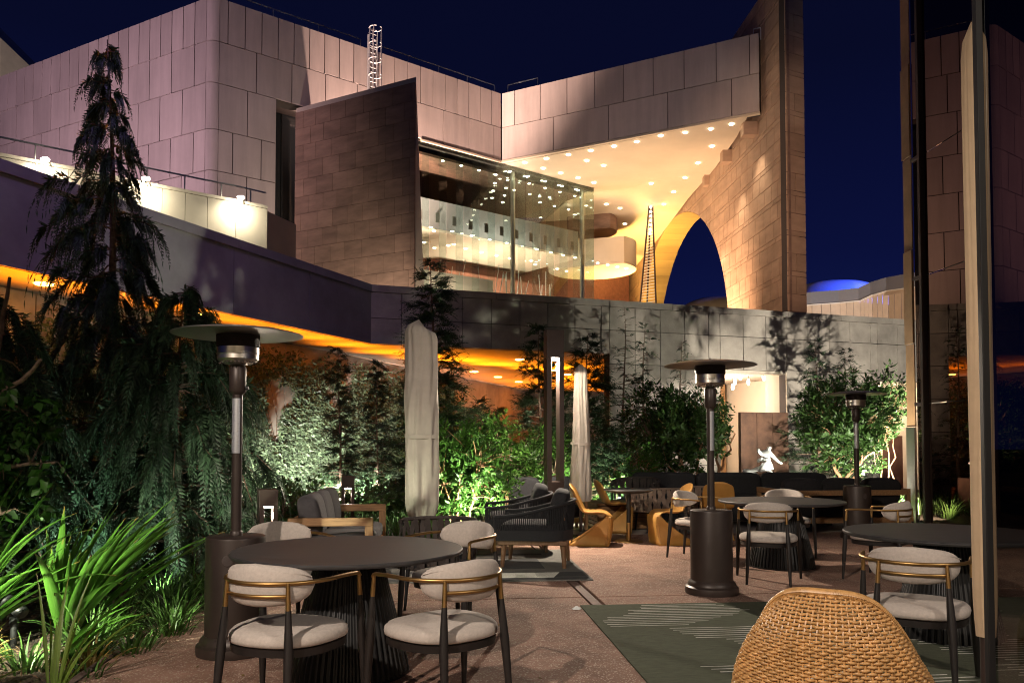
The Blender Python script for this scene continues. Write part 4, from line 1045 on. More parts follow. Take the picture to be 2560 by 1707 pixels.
# ------------------------------------------------------------------ black rope lounge chairs (face -x)
def rope_chair(label, loc, rz):
    t = thing('rope_armchair', label, 'armchair', loc, rz, 'black rope lounge armchairs on the grey rug')
    for x, y in ((-.33, -.30), (-.33, .30), (.33, -.29), (.33, .29)):
        b = MB(); b.tube([(x * 1.06, y * 1.05, 0), (x, y, .28)], [.020, .034], 10); b.build('leg', M['brownleg'], t, smooth=50)
    b = MB(); b.bx(-.40, .38, -.35, -.30, .265, .315); b.bx(-.40, .38, .30, .35, .265, .315); b.bx(-.40, -.35, -.30, .30, .267, .313); b.bx(.33, .38, -.30, .30, .267, .313)
    b.build('seat_rail', M['brownleg'], t, bevel=.006)
    def u(f, z_, grow):   # U-shaped plan from front-left round the back to front-right
        a = f * PI; hw = .37 + grow
        if f < .3: x = -.42 + f / .3 * .62; return (x, -hw, z_)
        if f > .7: x = -.42 + (1 - f) / .3 * .62; return (x, hw, z_)
        g = (f - .3) / .4 * PI; return (.20 + (.20 + grow) * math.sin(g), -hw * math.cos(g), z_)
    topz = lambda f: .585 + .165 * max(0, math.sin(f * PI)) ** 2.2
    n = 60
    top = [u(i / n, topz(i / n), .05) for i in range(n + 1)]; mid = [u(i / n, .47, .03) for i in range(n + 1)]; low = [u(i / n, .32, 0) for i in range(n + 1)]
    b = MB(); b.tube(top, .019, 10); b.build('arm_rail', M['rope'], t, smooth=50)
    b = MB(); b.tube([low[0], mid[0], top[0]], .016, 8); b.tube([low[-1], mid[-1], top[-1]], .016, 8); b.build('front_post', M['rope'], t, smooth=50)
    b = MB(); R = [[p for p in u_] for u_ in zip(low, mid)]
    for off in (.0, .02):
        b.rings([[u(i / n, .315, off) for i in range(n + 1)], [u(i / n, .43, off + .012) for i in range(n + 1)]], closed=False, cap=False)
    b.build('rope_band', M['rope'], t, smooth=60)
    b = MB(); nr = 96
    for i in range(nr + 1):
        f = i / nr; b.tube([u(f, .42, .022), u(f, topz(f) - .01, .05)], .0062, 5, cap=False)
    o = b.build('rope_strands', M['rope'], t, smooth=60); o['kind'] = 'stuff'
    MB().cushion((-.02, 0, .42), (.74, .66, .17), e=.3, sag=.1).build('seat_cushion', M['blackfab'], t, smooth=70)
    MB().cushion((.26, 0, .66), (.19, .62, .44), roty(.26), e=.42, nu=26, nv=16).build('back_cushion', M['blackfab'], t, smooth=70)
    return t
rc = rope_chair('nearer black rope armchair with wooden legs on the grey rug', (.28, 9.30, 0), math.radians(-8))
dup(rc, (.08, 10.55, 0), math.radians(2), 'black rope armchair behind its twin, nearer the bright bushes')

# ------------------------------------------------------------------ woven strap armchairs (barrel, back towards -y)
def strap_chair(label, loc, rz, m, w=.33, h=.78, grp=None, cush=None, nstr=26):
    t = thing('strap_armchair', label, 'armchair', loc, rz, grp)
    def ring(a, z, g=0): 
        return ((w + g + .04 * (z - .4)) * math.sin(a), -(w + g + .05 * (z - .4)) * math.cos(a) * .95, z)
    A0 = 2.05; top = [ring(-A0 + 2 * A0 * i / 40, h - .10 * abs(-1 + 2 * i / 40) ** 2) for i in range(41)]
    low = [ring(-A0 + 2 * A0 * i / 40, .34) for i in range(41)]
    b = MB(); b.tube(top, .016, 8); b.build('top_rail', m, t, smooth=50)
    b = MB(); b.tube(low, .016, 8); b.build('low_rail', m, t, smooth=50)
    for i in range(nstr):
        a = -A0 + 2 * A0 * (i + .5) / nstr; zt = h - .10 * abs(a / A0) ** 2; da = A0 / nstr * .86; b = MB(); R = []
        for j in range(13):
            f = j / 12; z = .335 + (zt - .335) * f; g = .014 * math.cos(f * 3 * PI + PI * (i % 2)) + .006; sk_ = .10 * math.sin(f * 2 * PI) * (1 if i % 2 else -1) * da * 3
            ha = da * (1 - .22 * math.cos(f * 6 * PI))
            R.append([ring(a - ha + sk_, z, g), ring(a + ha + sk_, z, g), ring(a + ha + sk_, z, g + .006), ring(a - ha + sk_, z, g + .006)])
        b.rings(R); b.build('strap', m, t, smooth=50)
    for x, y in ((-.25, -.20), (.25, -.20), (-.27, .22), (.27, .22)):
        b = MB(); b.tube([(x * 1.1, y * 1.1, 0), (x, y, .34)], [.012, .018], 8); b.build('leg', M['blackmet'], t, smooth=50)
    MB().cushion((0, .02, .39), (.56, .54, .13), e=.35, sag=.1).build('seat_cushion', cush or M['blackfab'], t, smooth=70)
    return t
strap_chair('dark woven strap armchair just behind the near table', (-.64, 7.0, 0), math.radians(4), M['umber'], .31)
strap_chair('wide taupe woven strap armchair behind the pedestal table', (2.35, 12.9, 0), math.radians(12), M['taupe'], .50, .70, 'taupe strap armchairs near the yellow chairs', nstr=30)
strap_chair('taupe strap armchair in shade by the black banquette', (3.05, 12.55, 0), math.radians(-35), M['taupe'], .36, .74, 'taupe strap armchairs near the yellow chairs')
strap_chair('dark strap armchair with grey cushion at the bed edge', (2.15, 14.0, 0), math.radians(150), M['umber'], .40, .80, None, M['charcoal'])

# ------------------------------------------------------------------ yellow S-shaped chairs (face +x)
def s_chair(label, loc, rz):
    t = thing('cantilever_chair', label, 'chair', loc, rz, 'mustard one piece cantilever chairs')
    prof = [(-.300, .845, .17), (-.285, .80, .205), (-.255, .73, .225), (-.215, .64, .235), (-.175, .55, .235), (-.140, .485, .235), (-.095, .445, .235), (-.03, .432, .235), (.06, .436, .235), (.15, .443, .235), (.22, .438, .232), (.268, .415, .228), (.292, .375, .222), (.297, .32, .216), (.290, .24, .212), (.278, .15, .215), (.262, .06, .222), (.25, .0, .228)]
    R = []; n = 16
    for i, (x, z, hw) in enumerate(prof):
        row = []; cup = .045 if i < 6 else (.03 if i < 10 else .0)
        for k in range(n + 1):
            s = -1 + 2 * k / n; edge = abs(s) ** 3
            if i < 6: row.append((x + cup * edge, s * hw, z - (0.05 * edge if i == 0 else 0.015 * edge if i == 1 else 0)))
            else:
                lift = cup * edge if i < 11 else 0; bx_ = -.055 * edge if i >= 11 else 0
                row.append((x + bx_, s * hw, z + lift))
        R.append(row)
    b = MB(); b.rings(R, closed=False, cap=False); o = b.build('seat_shell', M['yellow'], t, smooth=70)
    so_ = o.modifiers.new('thick', 'SOLIDIFY'); so_.thickness = .022; so_.offset = 0
    sb = o.modifiers.new('sub', 'SUBSURF'); sb.levels = 1; sb.render_levels = 1
    for s in (-1, 1):      # flaring skirt sides sweeping back to the floor
        R = []
        for j in range(11):
            f = j / 10; zt = .40 * (1 - f); xf = .275 - .035 * f ** 2; xb = .20 - .52 * f ** 1.15 if f > 0 else .20; row = []
            for k in range(9):
                g = k / 8; x = xf + (xb - xf) * g; row.append((x, s * (.205 - .02 * math.sin(f * PI) + .02 * f) * (1 - .10 * g * f), zt))
            R.append(row)
        b = MB(); b.rings(R, closed=False, cap=False); o = b.build('skirt_side', M['yellow'], t, smooth=70)
        so_ = o.modifiers.new('thick', 'SOLIDIFY'); so_.thickness = .02; so_.offset = 0
    b = MB(); b.bx(-.318, -.29, -.195, .195, 0, .03); b.build('foot_bar', M['yellow'], t, bevel=.008)
    return t
sc = s_chair('mustard cantilever chair left of the pedestal table, seat facing right', (1.10, 11.15, 0), math.radians(-8))
dup(sc, (2.22, 11.25, 0), math.radians(188), 'mustard cantilever chair right of the pedestal table, facing left')
dup(sc, (1.60, 12.75, 0), math.radians(8), 'shaded mustard cantilever chair behind, beside the slim parasol')
dup(sc, (3.06, 11.95, 0), math.radians(80), 'mustard cantilever chair behind the middle heater pole, back towards us')
# pedestal table
pt = thing('pedestal_table', 'small round table on a black and brass pedestal between mustard chairs', 'table', (1.67, 11.5, 0))
MB().lathe([(.20, .69), (.30, .71), (.352, .728), (.355, .74), (.35, .746)], 48).build('table_top', M['tabletop'], pt, smooth=30)
MB().lathe([(.031, .27), (.031, .70)], 20).build('upper_stem', M['blackmet'], pt, smooth=40)
MB().lathe([(.034, .02), (.034, .272)], 20).build('brass_stem', M['brass'], pt, smooth=40)
MB().lathe([(.205, 0), (.205, .010), (.19, .018), (.03, .022)], 40).build('base_disc', M['brass'], pt, smooth=40)
# slatted timber planter with glass wind screen
sp = thing('slatted_fire_table', 'low slatted timber fire table with glass screen behind the mustard chairs', 'table', (1.85, 13.5, 0), math.radians(10))
for i in range(6):
    for (x0, x1, y0, y1) in ((-.55, .55, -.42, -.39), (-.55, -.52, -.388, .42), (.52, .55, -.388, .42)):
        MB().bx(x0, x1, y0, y1, .02 + i * .062, .072 + i * .062).build('slat', M['teak'], sp)
MB().bx(-.56, .56, -.43, .43, .395, .43).build('top_frame', M['teak'], sp, bevel=.004)
MB().bx(-.5, .5, -.38, .38, .0, .39).build('core', M['joint'], sp)
MB().bx(-.36, .36, -.20, -.19, .43, .62).build('glass_screen', M['clear'], sp)

# ------------------------------------------------------------------ rugs
def rugmat(name, base, dark, line):
    return mat(name, base, .97, var=.35, scale=26, stretch=(.5, 6, 1), bump=.6, bscale=130, tint2=base)
M['rug_grey'] = rugmat('rug_grey', (.17, .165, .15), None, None); M['rug_green'] = rugmat('rug_green', (.085, .098, .060), None, None)
M['rug_line'] = mat('rug_line', (.72, .72, .64), .97, var=.2, scale=60, bump=.4, bscale=200)
M['rug_dark'] = mat('rug_dark', (.065, .066, .068), .97, var=.3, scale=30, stretch=(.5, 6, 1), bump=.5, bscale=120)
rg = thing('lounge_rug', 'grey patterned outdoor rug under the rope armchairs', 'rug', (.83, 8.22, 0), math.radians(5))
MB().bx(-3.1, 0, 0, 2.35, .001, .012).build('rug_base', M['rug_grey'], rg)
for x0, x1, y0, y1 in ((-3.08, -.02, .02, .16), (-.55, -.03, .2, .5), (-3.0, -1.3, .5, .62), (-.9, -.4, .75, 1.5), (-2.6, -1.2, 1.1, 1.5), (-2.0, -.3, 1.85, 1.98)):
    MB().bx(x0, x1, y0, y1, .010, .0135).build('woven_patch', M['rug_dark'], rg)
for i in range(26):
    MB().bx(-1.02 + .003 * i, -.38 + .004 * i, .17 + i * .012, .1745 + i * .012, .011, .0142).build('woven_line', M['rug_line'], rg)
gr = thing('green_rug', 'dark green outdoor rug with pale broken stripes, front right', 'rug', (.586, 6.92, 0), math.radians(5.2))
MB().bx(0, 4.2, -3.4, 0, .001, .012).build('rug_base', M['rug_green'], gr)
def lines(x0, y0, n, dy, L, wob, slope):
    for i in range(n):
        a = x0 + slope * i + rnd.uniform(-wob, wob) - .35 * abs(i - n / 2) / n; 
        if a < .06: a = .06 + rnd.uniform(0, .03)
        c = a + L * (.55 + .45 * math.sin(PI * (i + .7) / n)) + rnd.uniform(-wob, wob)
        y = y0 - dy * i; b = MB(); m = 8
        b.rings([[(a + (c - a) * k / m, y + rnd.uniform(-.003, .003), .0141) for k in range(m + 1)], [(a + (c - a) * k / m, y - .012 + rnd.uniform(-.003, .003), .0141) for k in range(m + 1)]], closed=False, cap=False)
        b.build('woven_line', M['rug_line'], gr)
lines(.72, -.07, 13, .062, 1.0, .06, -.075); lines(.62, -.92, 16, .060, 1.1, .10, .028); lines(2.0, -.06, 14, .055, 1.2, .1, .03); lines(2.05, -1.2, 22, .055, 1.0, .12, .02); lines(.5, -1.95, 12, .06, 1.1, .12, .05)
b = MB(); R = [[(.02 * math.cos(a) * (1 + .5 * math.sin(a * 5 + j)) * (1.6 - j * .4) * 1.2, .016 * math.sin(a) * (1.6 - j * .4), .014 * j + .003 * math.sin(a * 7)) for a in [2 * PI * k / 14 for k in range(14)]] for j in range(4)]
b.rings(R); o = b.build('paper_scrap', M['white']); o.location = (.545, 6.80, .001); o.scale = (.9, .8, .6)
tag(o, 'crumpled white paper scrap lying at the corner of the green rug', 'litter')

# ------------------------------------------------------------------ rattan chair in front
RC = Vector((1.02, 2.55, 0)); rt = thing('rattan_chair', 'honey coloured woven rattan tub chair in the right foreground', 'chair', RC, math.radians(0))
RA, PHI0 = .30, math.radians(-119)
def rr_(z): return RA * (1 - .10 * max(0, (z - .72) / .28) ** 2 + .02 * math.sin(z * 5))
def zrim(phi):
    d = (phi - PHI0 + PI) % (2 * PI) - PI
    return .70 + .258 * math.exp(-(abs(d) / 1.22) ** 3.4)
HALF = math.radians(150)
def shellpt(phi, z, off=0.0):
    zr = zrim(phi); q = max(0, (z - zr + .16) / .16); r = rr_(z) + off - .075 * q * q
    return (r * 1.03 * math.cos(phi), r * math.sin(phi), z)
nb_ = int(2 * HALF * RA / .0182); row = 0; z = .40
while z < .965:
    seg = []; 
    for i in range(nb_ * 4 + 1):
        phi = PHI0 - HALF + 2 * HALF * i / (nb_ * 4)
        if z < zrim(phi) - .012: seg.append((phi, shellpt(phi, z + .0008 * math.sin(i * .7 + row), .0048 * math.sin(i / 4 * PI + PI * row))))
        else:
            if len(seg) > 8: b = MB(); b.tube([p for _, p in seg], .0047, 6); b.build('strand', M['rattan'], rt, smooth=70)
            seg = []
    if len(seg) > 8: b = MB(); b.tube([p for _, p in seg], .0047, 6); b.build('strand', M['rattan'], rt, smooth=70)
    z += .0097; row += 1
b = MB()
for i in range(nb_):
    phi = PHI0 - HALF + 2 * HALF * (i + .5) / nb_; zr = zrim(phi); b.tube([shellpt(phi, .38 + (zr - .39) * k / 10) for k in range(11)], .0035, 5)
o = b.build('stakes', M['rattan'], rt, smooth=70); o['kind'] = 'stuff'
# rim wrapped with cane
b = MB(); nw = 260
rim = [Vector(shellpt(PHI0 - HALF + 2 * HALF * i / nw, zrim(PHI0 - HALF + 2 * HALF * i / nw) - .006)) for i in range(nw + 1)]
for i in range(nw):
    p, q = rim[i], rim[i + 1]; tdir = (q - p).normalized(); nx = tdir.cross(Vector((0, 0, 1))).normalized(); ny = nx.cross(tdir); c = (p + q) / 2
    b.tube([c + (nx * math.cos(a) + ny * math.sin(a)) * .0105 + tdir * (a / (2 * PI) - .5) * .006 for a in [2 * PI * k / 10 for k in range(11)]], .0046, 5)
o = b.build('wrapped_rim', M['rattan'], rt, smooth=70); o['kind'] = 'stuff'
MB().cushion((.0, .0, .43), (.56, .56, .14), e=.5, sag=.1).build('seat_cushion', M['charcoal'], rt, smooth=70)
for a in (.6, 2.2, 3.8, 5.3):
    b = MB(); b.tube([pol((0, 0), .27, a, .40), pol((0, 0), .31, a, 0)], .016, 8); b.build('leg', M['rattan'], rt, smooth=50)

# ------------------------------------------------------------------ statue (lit white) and its plinth
st_ = thing('white_statue', 'white striding figure statue spotlit before the dark steel wall', 'statue', (4.98, 15.7, 0))
MB().bx(-.55, .30, -.22, .22, -.05, .72).build('plinth', M['corten'], st_, bevel=.01)
k_ = 15.7 / 2000; X_ = lambda x: (1820 + x / 11.76 - CX) * k_ - 4.98; Z_ = lambda y: 1.39 + (HOR - (1080 + y / 11.76)) * k_ + .02
nodes = [((1140, 1010), 0, 0.061), ((1150, 820), -.02, 0.054), ((1120, 650), -.02, 0.068), ((1190, 560), 0, 0.029), ((1205, 490), -.01, 0.048), ((1200, 440), -.01, 0.036),
         ((960, 650), .02, 0.047), ((900, 610), -.02, 0.032), ((850, 510), -.05, 0.025), ((1270, 700), -.03, 0.043), ((1350, 800), -.05, 0.035), ((1440, 900), -.08, 0.026), ((1540, 960), -.10, 0.022),
         ((1010, 1080), .05, 0.058), ((820, 1140), .08, 0.043), ((620, 1210), .10, 0.036), ((1150, 1110), -.06, 0.048), ((1180, 1200), -.08, 0.037), ((1240, 1225), -.12, 0.029), ((930, 850), .10, 0.040), ((925, 930), .10, 0.032)]
edges = [(0, 1), (1, 2), (2, 3), (3, 4), (4, 5), (2, 6), (6, 7), (7, 8), (2, 9), (9, 10), (10, 11), (11, 12), (0, 13), (13, 14), (14, 15), (0, 16), (16, 17), (17, 18), (1, 19), (19, 20)]
me = bpy.data.meshes.new('figure'); me.from_pydata([(X_(p[0]), y, Z_(p[1])) for p, y, r in nodes], edges, []); me.materials.append(M['white'])
fo = bpy.data.objects.new('figure', me); COL.objects.link(fo); fo.parent = st_
skm = fo.modifiers.new('skin', 'SKIN'); skm.use_smooth_shade = True
for i, (p, y, r) in enumerate(nodes): me.skin_vertices[0].data[i].radius = (r, r)
me.skin_vertices[0].data[0].use_root = True
sb = fo.modifiers.new('sub', 'SUBSURF'); sb.levels = 2; sb.render_levels = 2
R = []
for j in range(7):
    f = j / 6; R.append([(X_(1100) + (.085 + .06 * f) * math.cos(a) * (1 + .12 * math.sin(a * 6 + j)), -.01 + (.06 + .05 * f) * math.sin(a), Z_(900) - .17 * f + .03 * math.cos(a)) for a in [2 * PI * k / 36 for k in range(36)]])
MB().rings(R, cap=False).build('tunic_skirt', M['white'], st_, smooth=50)
MB().cushion((X_(680), .10, Z_(1215)), (.30, .2, .12), roty(.3), e=.8).build('rock_base', M['white'], st_, smooth=60)
# ------------------------------------------------------------------ plants
def limb(b, p, q, r0, r1, wob=.06, n=5, seed=None):
    pts = []; p, q = Vector(p), Vector(q); L = (q - p).length
    for i in range(n + 1):
        f = i / n; w = math.sin(f * PI) * wob * L
        pts.append(p.lerp(q, f) + Vector((rnd.uniform(-w, w), rnd.uniform(-w, w), rnd.uniform(-w, w) * .5)))
    b.tube(pts, [r0 + (r1 - r0) * i / n for i in range(n + 1)], 7); return pts

def weeping(label, loc, H, R, nbr, nspray, seed, m, trunk_r=.07, zmin=.06, spl=(.22, .55), dens=11, pw=.85, group=None, name='weeping_cypress', plume=False, lop=0.0):
    """cypress whose side branches droop and hang with pendulous sprays"""
    r_ = np.random.default_rng(seed); t = thing(name, label, 'tree', loc, 0, group)
    b = MB(); bend = [Vector((.06 * math.sin(f * 5 + seed) * f * H * .25, .04 * math.cos(f * 4) * f, f * H)) for f in [k / 14 for k in range(15)]]
    b.tube(bend, [trunk_r * (1 - .93 * k / 14) for k in range(15)], 8); 
    axis = lambda z: bend[min(14, int(z / H * 14))].lerp(bend[min(14, int(z / H * 14) + 1)], z / H * 14 - int(z / H * 14))
    tips = []
    for i in range(nbr):
        f = zmin + (1 - zmin) * (i + r_.random()) / nbr; f = min(f, .995); z = f * H; a = r_.random() * 6.283 if i % 2 else i * 2.4
        rad = R * max(.04, (1 - f)) ** pw * r_.uniform(.45, 1.15) * (1 - lop * f * math.cos(a)) + .05; o = axis(z)
        up = .10 * rad; pts = []
        for k in range(6):
            g = k / 5; pts.append(o + Vector((math.cos(a) * rad * g, math.sin(a) * rad * g, up * math.sin(g * 2.2) - rad * ((.02 + .25 * r_.random()) if plume else (.18 + .55 * r_.random())) * g * g)))
        b.tube(pts, [max(.004, .018 * (1 - f * .6) * (1 - .8 * k / 5)) for k in range(6)], 5, cap=False)
        tips.append((pts, rad, a))
    b.build('trunk', M['bark'], t, smooth=60)
    P, A_, S, Ls, Ws = [], [], [], [], []
    wt_ = np.array([q_[1] for q_ in tips]) ** .75; pick = r_.choice(len(tips), nspray, p=wt_ / wt_.sum())
    for i in range(nspray):
        pts, rad, a = tips[pick[i]]; g = r_.uniform(.12, 1) ** .7; k = min(4, int(g * 5)); o = pts[k].lerp(pts[k + 1], g * 5 - k)
        L = r_.uniform(*spl) * (.45 + .55 * min(1, rad / max(R * .5, .01))); sw = r_.uniform(-1.2, 1.2) if plume else r_.uniform(-.5, .5); tl_ = r_.uniform(-.3, 1.1); out = Vector((math.cos(a + sw), math.sin(a + sw), 0))
        side = Vector((-out.y, out.x, 0)).lerp(Vector(r_.normal(size=3)), .35).normalized()
        for j in range(dens):
            h = j / dens
            if plume: c = o + out * (L * h) + Vector((0, 0, L * (tl_ * h - .55 * h * h))); ax = (out + Vector((0, 0, tl_ - 1.1 * h))).normalized()
            else: c = o + out * (L * .38 * math.sin(h * 1.6)) + Vector((0, 0, -L * h ** 1.25)); ax = (out * (.38 * math.cos(h * 1.6)) + Vector((0, 0, -1.2 * h ** .35))).normalized()
            wl_s = .095 * (1 - .75 * h) * (.5 + L)
            for s in (-1, 1):
                P.append(c); A_.append(ax + side * s * .75); S.append(side.cross(ax)); Ls.append(wl_s * r_.uniform(.7, 1.3)); Ws.append(wl_s * .30)
            if j % 3 == 0:
                P.append(c); A_.append(ax); S.append(side); Ls.append(L / dens * 2.4); Ws.append(.012)
    S = np.array([tuple(x) for x in S]); A_ = np.array([tuple(x) for x in A_])
    leaves('foliage', np.array([tuple(x) for x in P]), A_, np.cross(S, A_), np.array(Ls), np.array(Ws), m, t)
    return t

def broad(label, loc, cen, rad, ncl, per, L, m, seed, stems=(), bark='bark', name='shrub', cat='shrub', wl_=.42, hole=.0, group=None, shell=.35, upw=.25, twigs=True):
    """leafy plant: stems, twigs to leaf clusters spread through an uneven ellipsoid"""
    r_ = np.random.default_rng(seed); t = thing(name, label, cat, loc, 0, group)
    P, A_, S, Ls = [], [], [], []
    bumps = r_.normal(size=(7, 3)); bumps /= np.linalg.norm(bumps, axis=1, keepdims=True)
    sb = MB(); ends = []
    for (p, q, r0, r1) in stems:
        pts = limb(sb, p, q, r0, r1, .05, 7); ends += pts[3:]
    if not ends: ends = [Vector((cen[0], cen[1], .05))]; sb.tube([(cen[0], cen[1], -.08), (cen[0], cen[1], .05), (cen[0], cen[1], cen[2])], [.02, .018, .006], 6)
    for i in range(ncl):
        d = r_.normal(size=3); d /= np.linalg.norm(d); rr = (1 - shell * r_.random() ** 1.5)
        lump = .80 + .30 * max(0, float(np.max(bumps @ d))) ** 3
        c = np.array(cen) + d * np.array(rad) * rr * lump
        if c[2] < .05: c[2] = .05 + .2 * r_.random()
        cv_ = Vector(c); e_ = min(ends, key=lambda q: (q - cv_).length_squared)
        if twigs and i % 3 == 0: sb.tube([e_, e_.lerp(cv_, .5) + Vector((0, 0, .04)), cv_], [.010, .006, .003], 4, cap=False)
        ax = (cv_ - e_).normalized() if (cv_ - e_).length > .01 else Vector((0, 0, 1)); ax = (ax + Vector((0, 0, upw))).normalized()
        n = int(per * r_.uniform(.6, 1.3)); ls_ = r_.choice((.6, .85, 1.0, 1.3))
        th = r_.random(n) * 6.283; o1 = np.array(ax.orthogonal().normalized()); o2 = np.cross(np.array(ax), o1); al = r_.random(n) * L * 2.6
        pos = c + np.outer(al, np.array(ax)) - np.array(ax) * L * 1.2; radd = np.outer(np.cos(th), o1) + np.outer(np.sin(th), o2)
        P.append(pos + radd * .01); A_.append(radd + np.array(ax) * r_.uniform(.2, .9) + r_.normal(size=(n, 3)) * .25); S.append(np.cross(radd, np.array(ax)) + r_.normal(size=(n, 3)) * .25); Ls.append(L * ls_ * r_.uniform(.6, 1.25, n))
    sb.build('trunk' if cat == 'tree' else 'stems', M[bark], t, smooth=60)
    P, A_, S, Ls = np.concatenate(P), np.concatenate(A_), np.concatenate(S), np.concatenate(Ls)
    leaves('crown' if cat == 'tree' else 'foliage', P, A_, S, Ls, Ls * wl_, m, t); return t

def ribbon(p, a, L, w, rise, droop, seg=9, twist=0.0):
    """arched strap leaf from p towards heading a"""
    hd = Vector((math.cos(a), math.sin(a), 0)); sd = Vector((-hd.y, hd.x, 0)); c = Vector(p); th = rise; Lf, Rt, Md = [], [], []
    for k in range(seg + 1):
        f = k / seg; w_ = w * (min(1, .55 + f * 1.6) * (1 - max(0, (f - .35) / .65) ** 1.7)) / 2 + .0006
        dirv = hd * math.cos(th) + Vector((0, 0, math.sin(th))); nn = sd.cross(dirv) * -1
        s2 = sd * math.cos(twist * f) + nn * math.sin(twist * f)
        Lf.append(c + s2 * w_ + nn * w_ * .35); Rt.append(c - s2 * w_ + nn * w_ * .35); Md.append(c.copy())
        c = c + dirv * (L / seg); th -= droop / seg * (.3 + 1.4 * f)
    return Lf, Md, Rt
def clump(label, loc, specs, m, name='strap_leaf_plant', cat='plant', group=None, single=True, mats=None):
    t = thing(name, label, cat, loc, 0, group); bb = MB()
    for i, (a, L, w, rise, droop, tw) in enumerate(specs):
        b = MB() if single else bb
        Lf, Md, Rt = ribbon((.03 * math.cos(a) * rnd.random() * 2, .03 * math.sin(a), -.04), a, L, w, rise, droop, twist=tw)
        b.rings(list(zip(Lf, Md, Rt)), closed=False, cap=False)
        if single:
            o = b.build('leaf', m, t, smooth=80); ns = len(Lf)
            o.data.attributes.new('along', 'FLOAT', 'POINT').data.foreach_set('value', [q_ / (ns - 1) for q_ in range(ns) for _ in range(3)])
            o.data.attributes.new('across', 'FLOAT', 'POINT').data.foreach_set('value', [1.0, 0.0, 1.0] * ns)
    if not single: bb.build('blades', m, t, smooth=80)
    return t
def gclump(label, loc, n, L, w, m, seed, spread=.12, group='fine ornamental grass tufts', droop=(1.0, 2.4), rise=(.9, 1.5)):
    r_ = random.Random(seed); t = MB()
    for i in range(n):
        a = r_.uniform(0, 6.283); q = (spread * r_.random() * math.cos(a), spread * r_.random() * math.sin(a), -.05)
        Lf, Md, Rt = ribbon(q, a + r_.uniform(-.5, .5), L * r_.uniform(.5, 1.1), w * r_.uniform(.7, 1.2), r_.uniform(*rise), r_.uniform(*droop), 6, r_.uniform(-.5, .5))
        t.rings(list(zip(Lf, Rt)), closed=False, cap=False)
    o = t.build('grass_tuft', m, smooth=80); o.location = loc; tag(o, label, 'grass', group); return o

# -- big weeping cypress at the left and its smaller kin
weeping('tall weeping cypress at the left, tip against the pink hall', (-4.62, 9.1, -.05), 6.1, 1.3, 170, 3000, 5, M['cyp'], .085, .05, (.16, .60), 13, .85, lop=.45)
weeping('broad drooping cypress skirt hanging low behind the strap leaves', (-3.45, 8.3, -.05), 3.1, 1.15, 110, 1700, 15, M['cyp'], .05, .10, (.25, .75), 15, .45)
p = at(1085, 1100, 13.6); weeping('dark cypress rising behind the wide folded parasol', (p.x, 13.6, -.05), 4.55, .95, 130, 2400, 6, M['conifer'], .06, .10, (.16, .40), 9, .62, plume=True)
p = at(1352, 1100, 15.6); weeping('slender drooping cypress left of the lamp post head', (p.x, 15.6, -.05), 3.75, .75, 100, 1500, 7, M['conifer'], .05, .1, (.16, .36), 9, .6, plume=True)
p = at(1468, 1100, 15.2); weeping('slender drooping cypress between lamp post and the orange pier', (p.x, 15.2, -.05), 3.5, .85, 110, 1600, 8, M['conifer'], .05, .06, (.18, .42), 9, .55, plume=True)
for i, (px, D, H, R, lab) in enumerate([(1195, 16.5, 2.35, .50, 'short cypress spire under the orange soffit, left of two'), (1248, 17.2, 2.2, .48, 'short cypress spire under the orange soffit, nearer the lamp post'),
        (850, 15.6, 3.3, .38, 'dark narrow conifer in front of the ivy, right of the near heater'), (945, 16.2, 3.1, .36, 'dark narrow conifer in front of the ivy, just left of the wide parasol')]):
    p = at(px, 1100, D); weeping(lab, (p.x, D, -.05), H, R, 80, 950, 30 + i, M['conifer'], .03, .04, (.12, .28), 8, .5, name='conifer', plume=True)
# -- conifers against the concrete wall at the right
for i, (px, D, H, R, ns, pw, lab) in enumerate([(2045, 19.8, 4.05, 1.15, 1000, .9, 'pointed conifer against the concrete wall between the two lit openings'), (2118, 20.0, 3.85, .8, 500, .6, 'narrow conifer against the wall above the multi stemmed tree'),
        (1612, 18.8, 4.3, .85, 330, .8, 'airy conifer with thin twigs against the concrete, left of the middle heater'), (1700, 19.2, 3.9, .8, 190, .8, 'almost bare twiggy conifer above the middle heater dome'), (1558, 18.4, 4.6, .7, 150, .8, 'tallest sparse twiggy conifer beside the orange pier')]):
    p = at(px, 1100, D); weeping(lab, (p.x, D, -.05), H, R, 85, ns, 50 + i, M['conifer'], .045, .1, (.14, .34), 8, pw, name='conifer', plume=True)

# -- lit bushes and small trees
def stems(n, h, r, sp, cx=0, cy=0, r0=.022):
    out = []
    for i in range(n):
        a = 2 * PI * i / n + rnd.uniform(-.4, .4); out.append(((cx + .06 * math.cos(a), cy + .06 * math.sin(a), -.1), (cx + sp * math.cos(a), cy + sp * math.sin(a), h * rnd.uniform(.8, 1.1)), r0, r0 * .45))
    return out
p = at(1150, 1100, 12.5); broad('brightest green shrub, lit from below, right of the wide parasol', (p.x, 12.5, 0), (0, 0, .93), (.88, .55, .78), 420, 15, .105, M['bushleaf'], 61, stems(7, 1.0, 0, .35), 'redbark', shell=.75)
p = at(1225, 1100, 13.6); broad('rounded dark green shrub behind the brightest shrub', (p.x, 13.6, 0), (0, 0, .95), (.9, .6, .85), 330, 15, .10, M['bushleaf'], 62, stems(5, 1.0, 0, .35))
p = at(1120, 1100, 17.5); broad('tall dark shrub under the orange soffit, behind the brightest shrub', (p.x, 17.5, 0), (0, 0, 1.25), (1.3, .6, 1.15), 420, 14, .10, M['treeleaf'], 74, stems(5, 1.2, 0, .4), shell=.8)
p = at(1345, 1100, 14.4); broad('leafy shrub glowing behind the lamp post', (p.x, 14.4, 0), (0, 0, .85), (.72, .5, .75), 260, 15, .10, M['bushleaf'], 63, stems(5, .9, 0, .3))
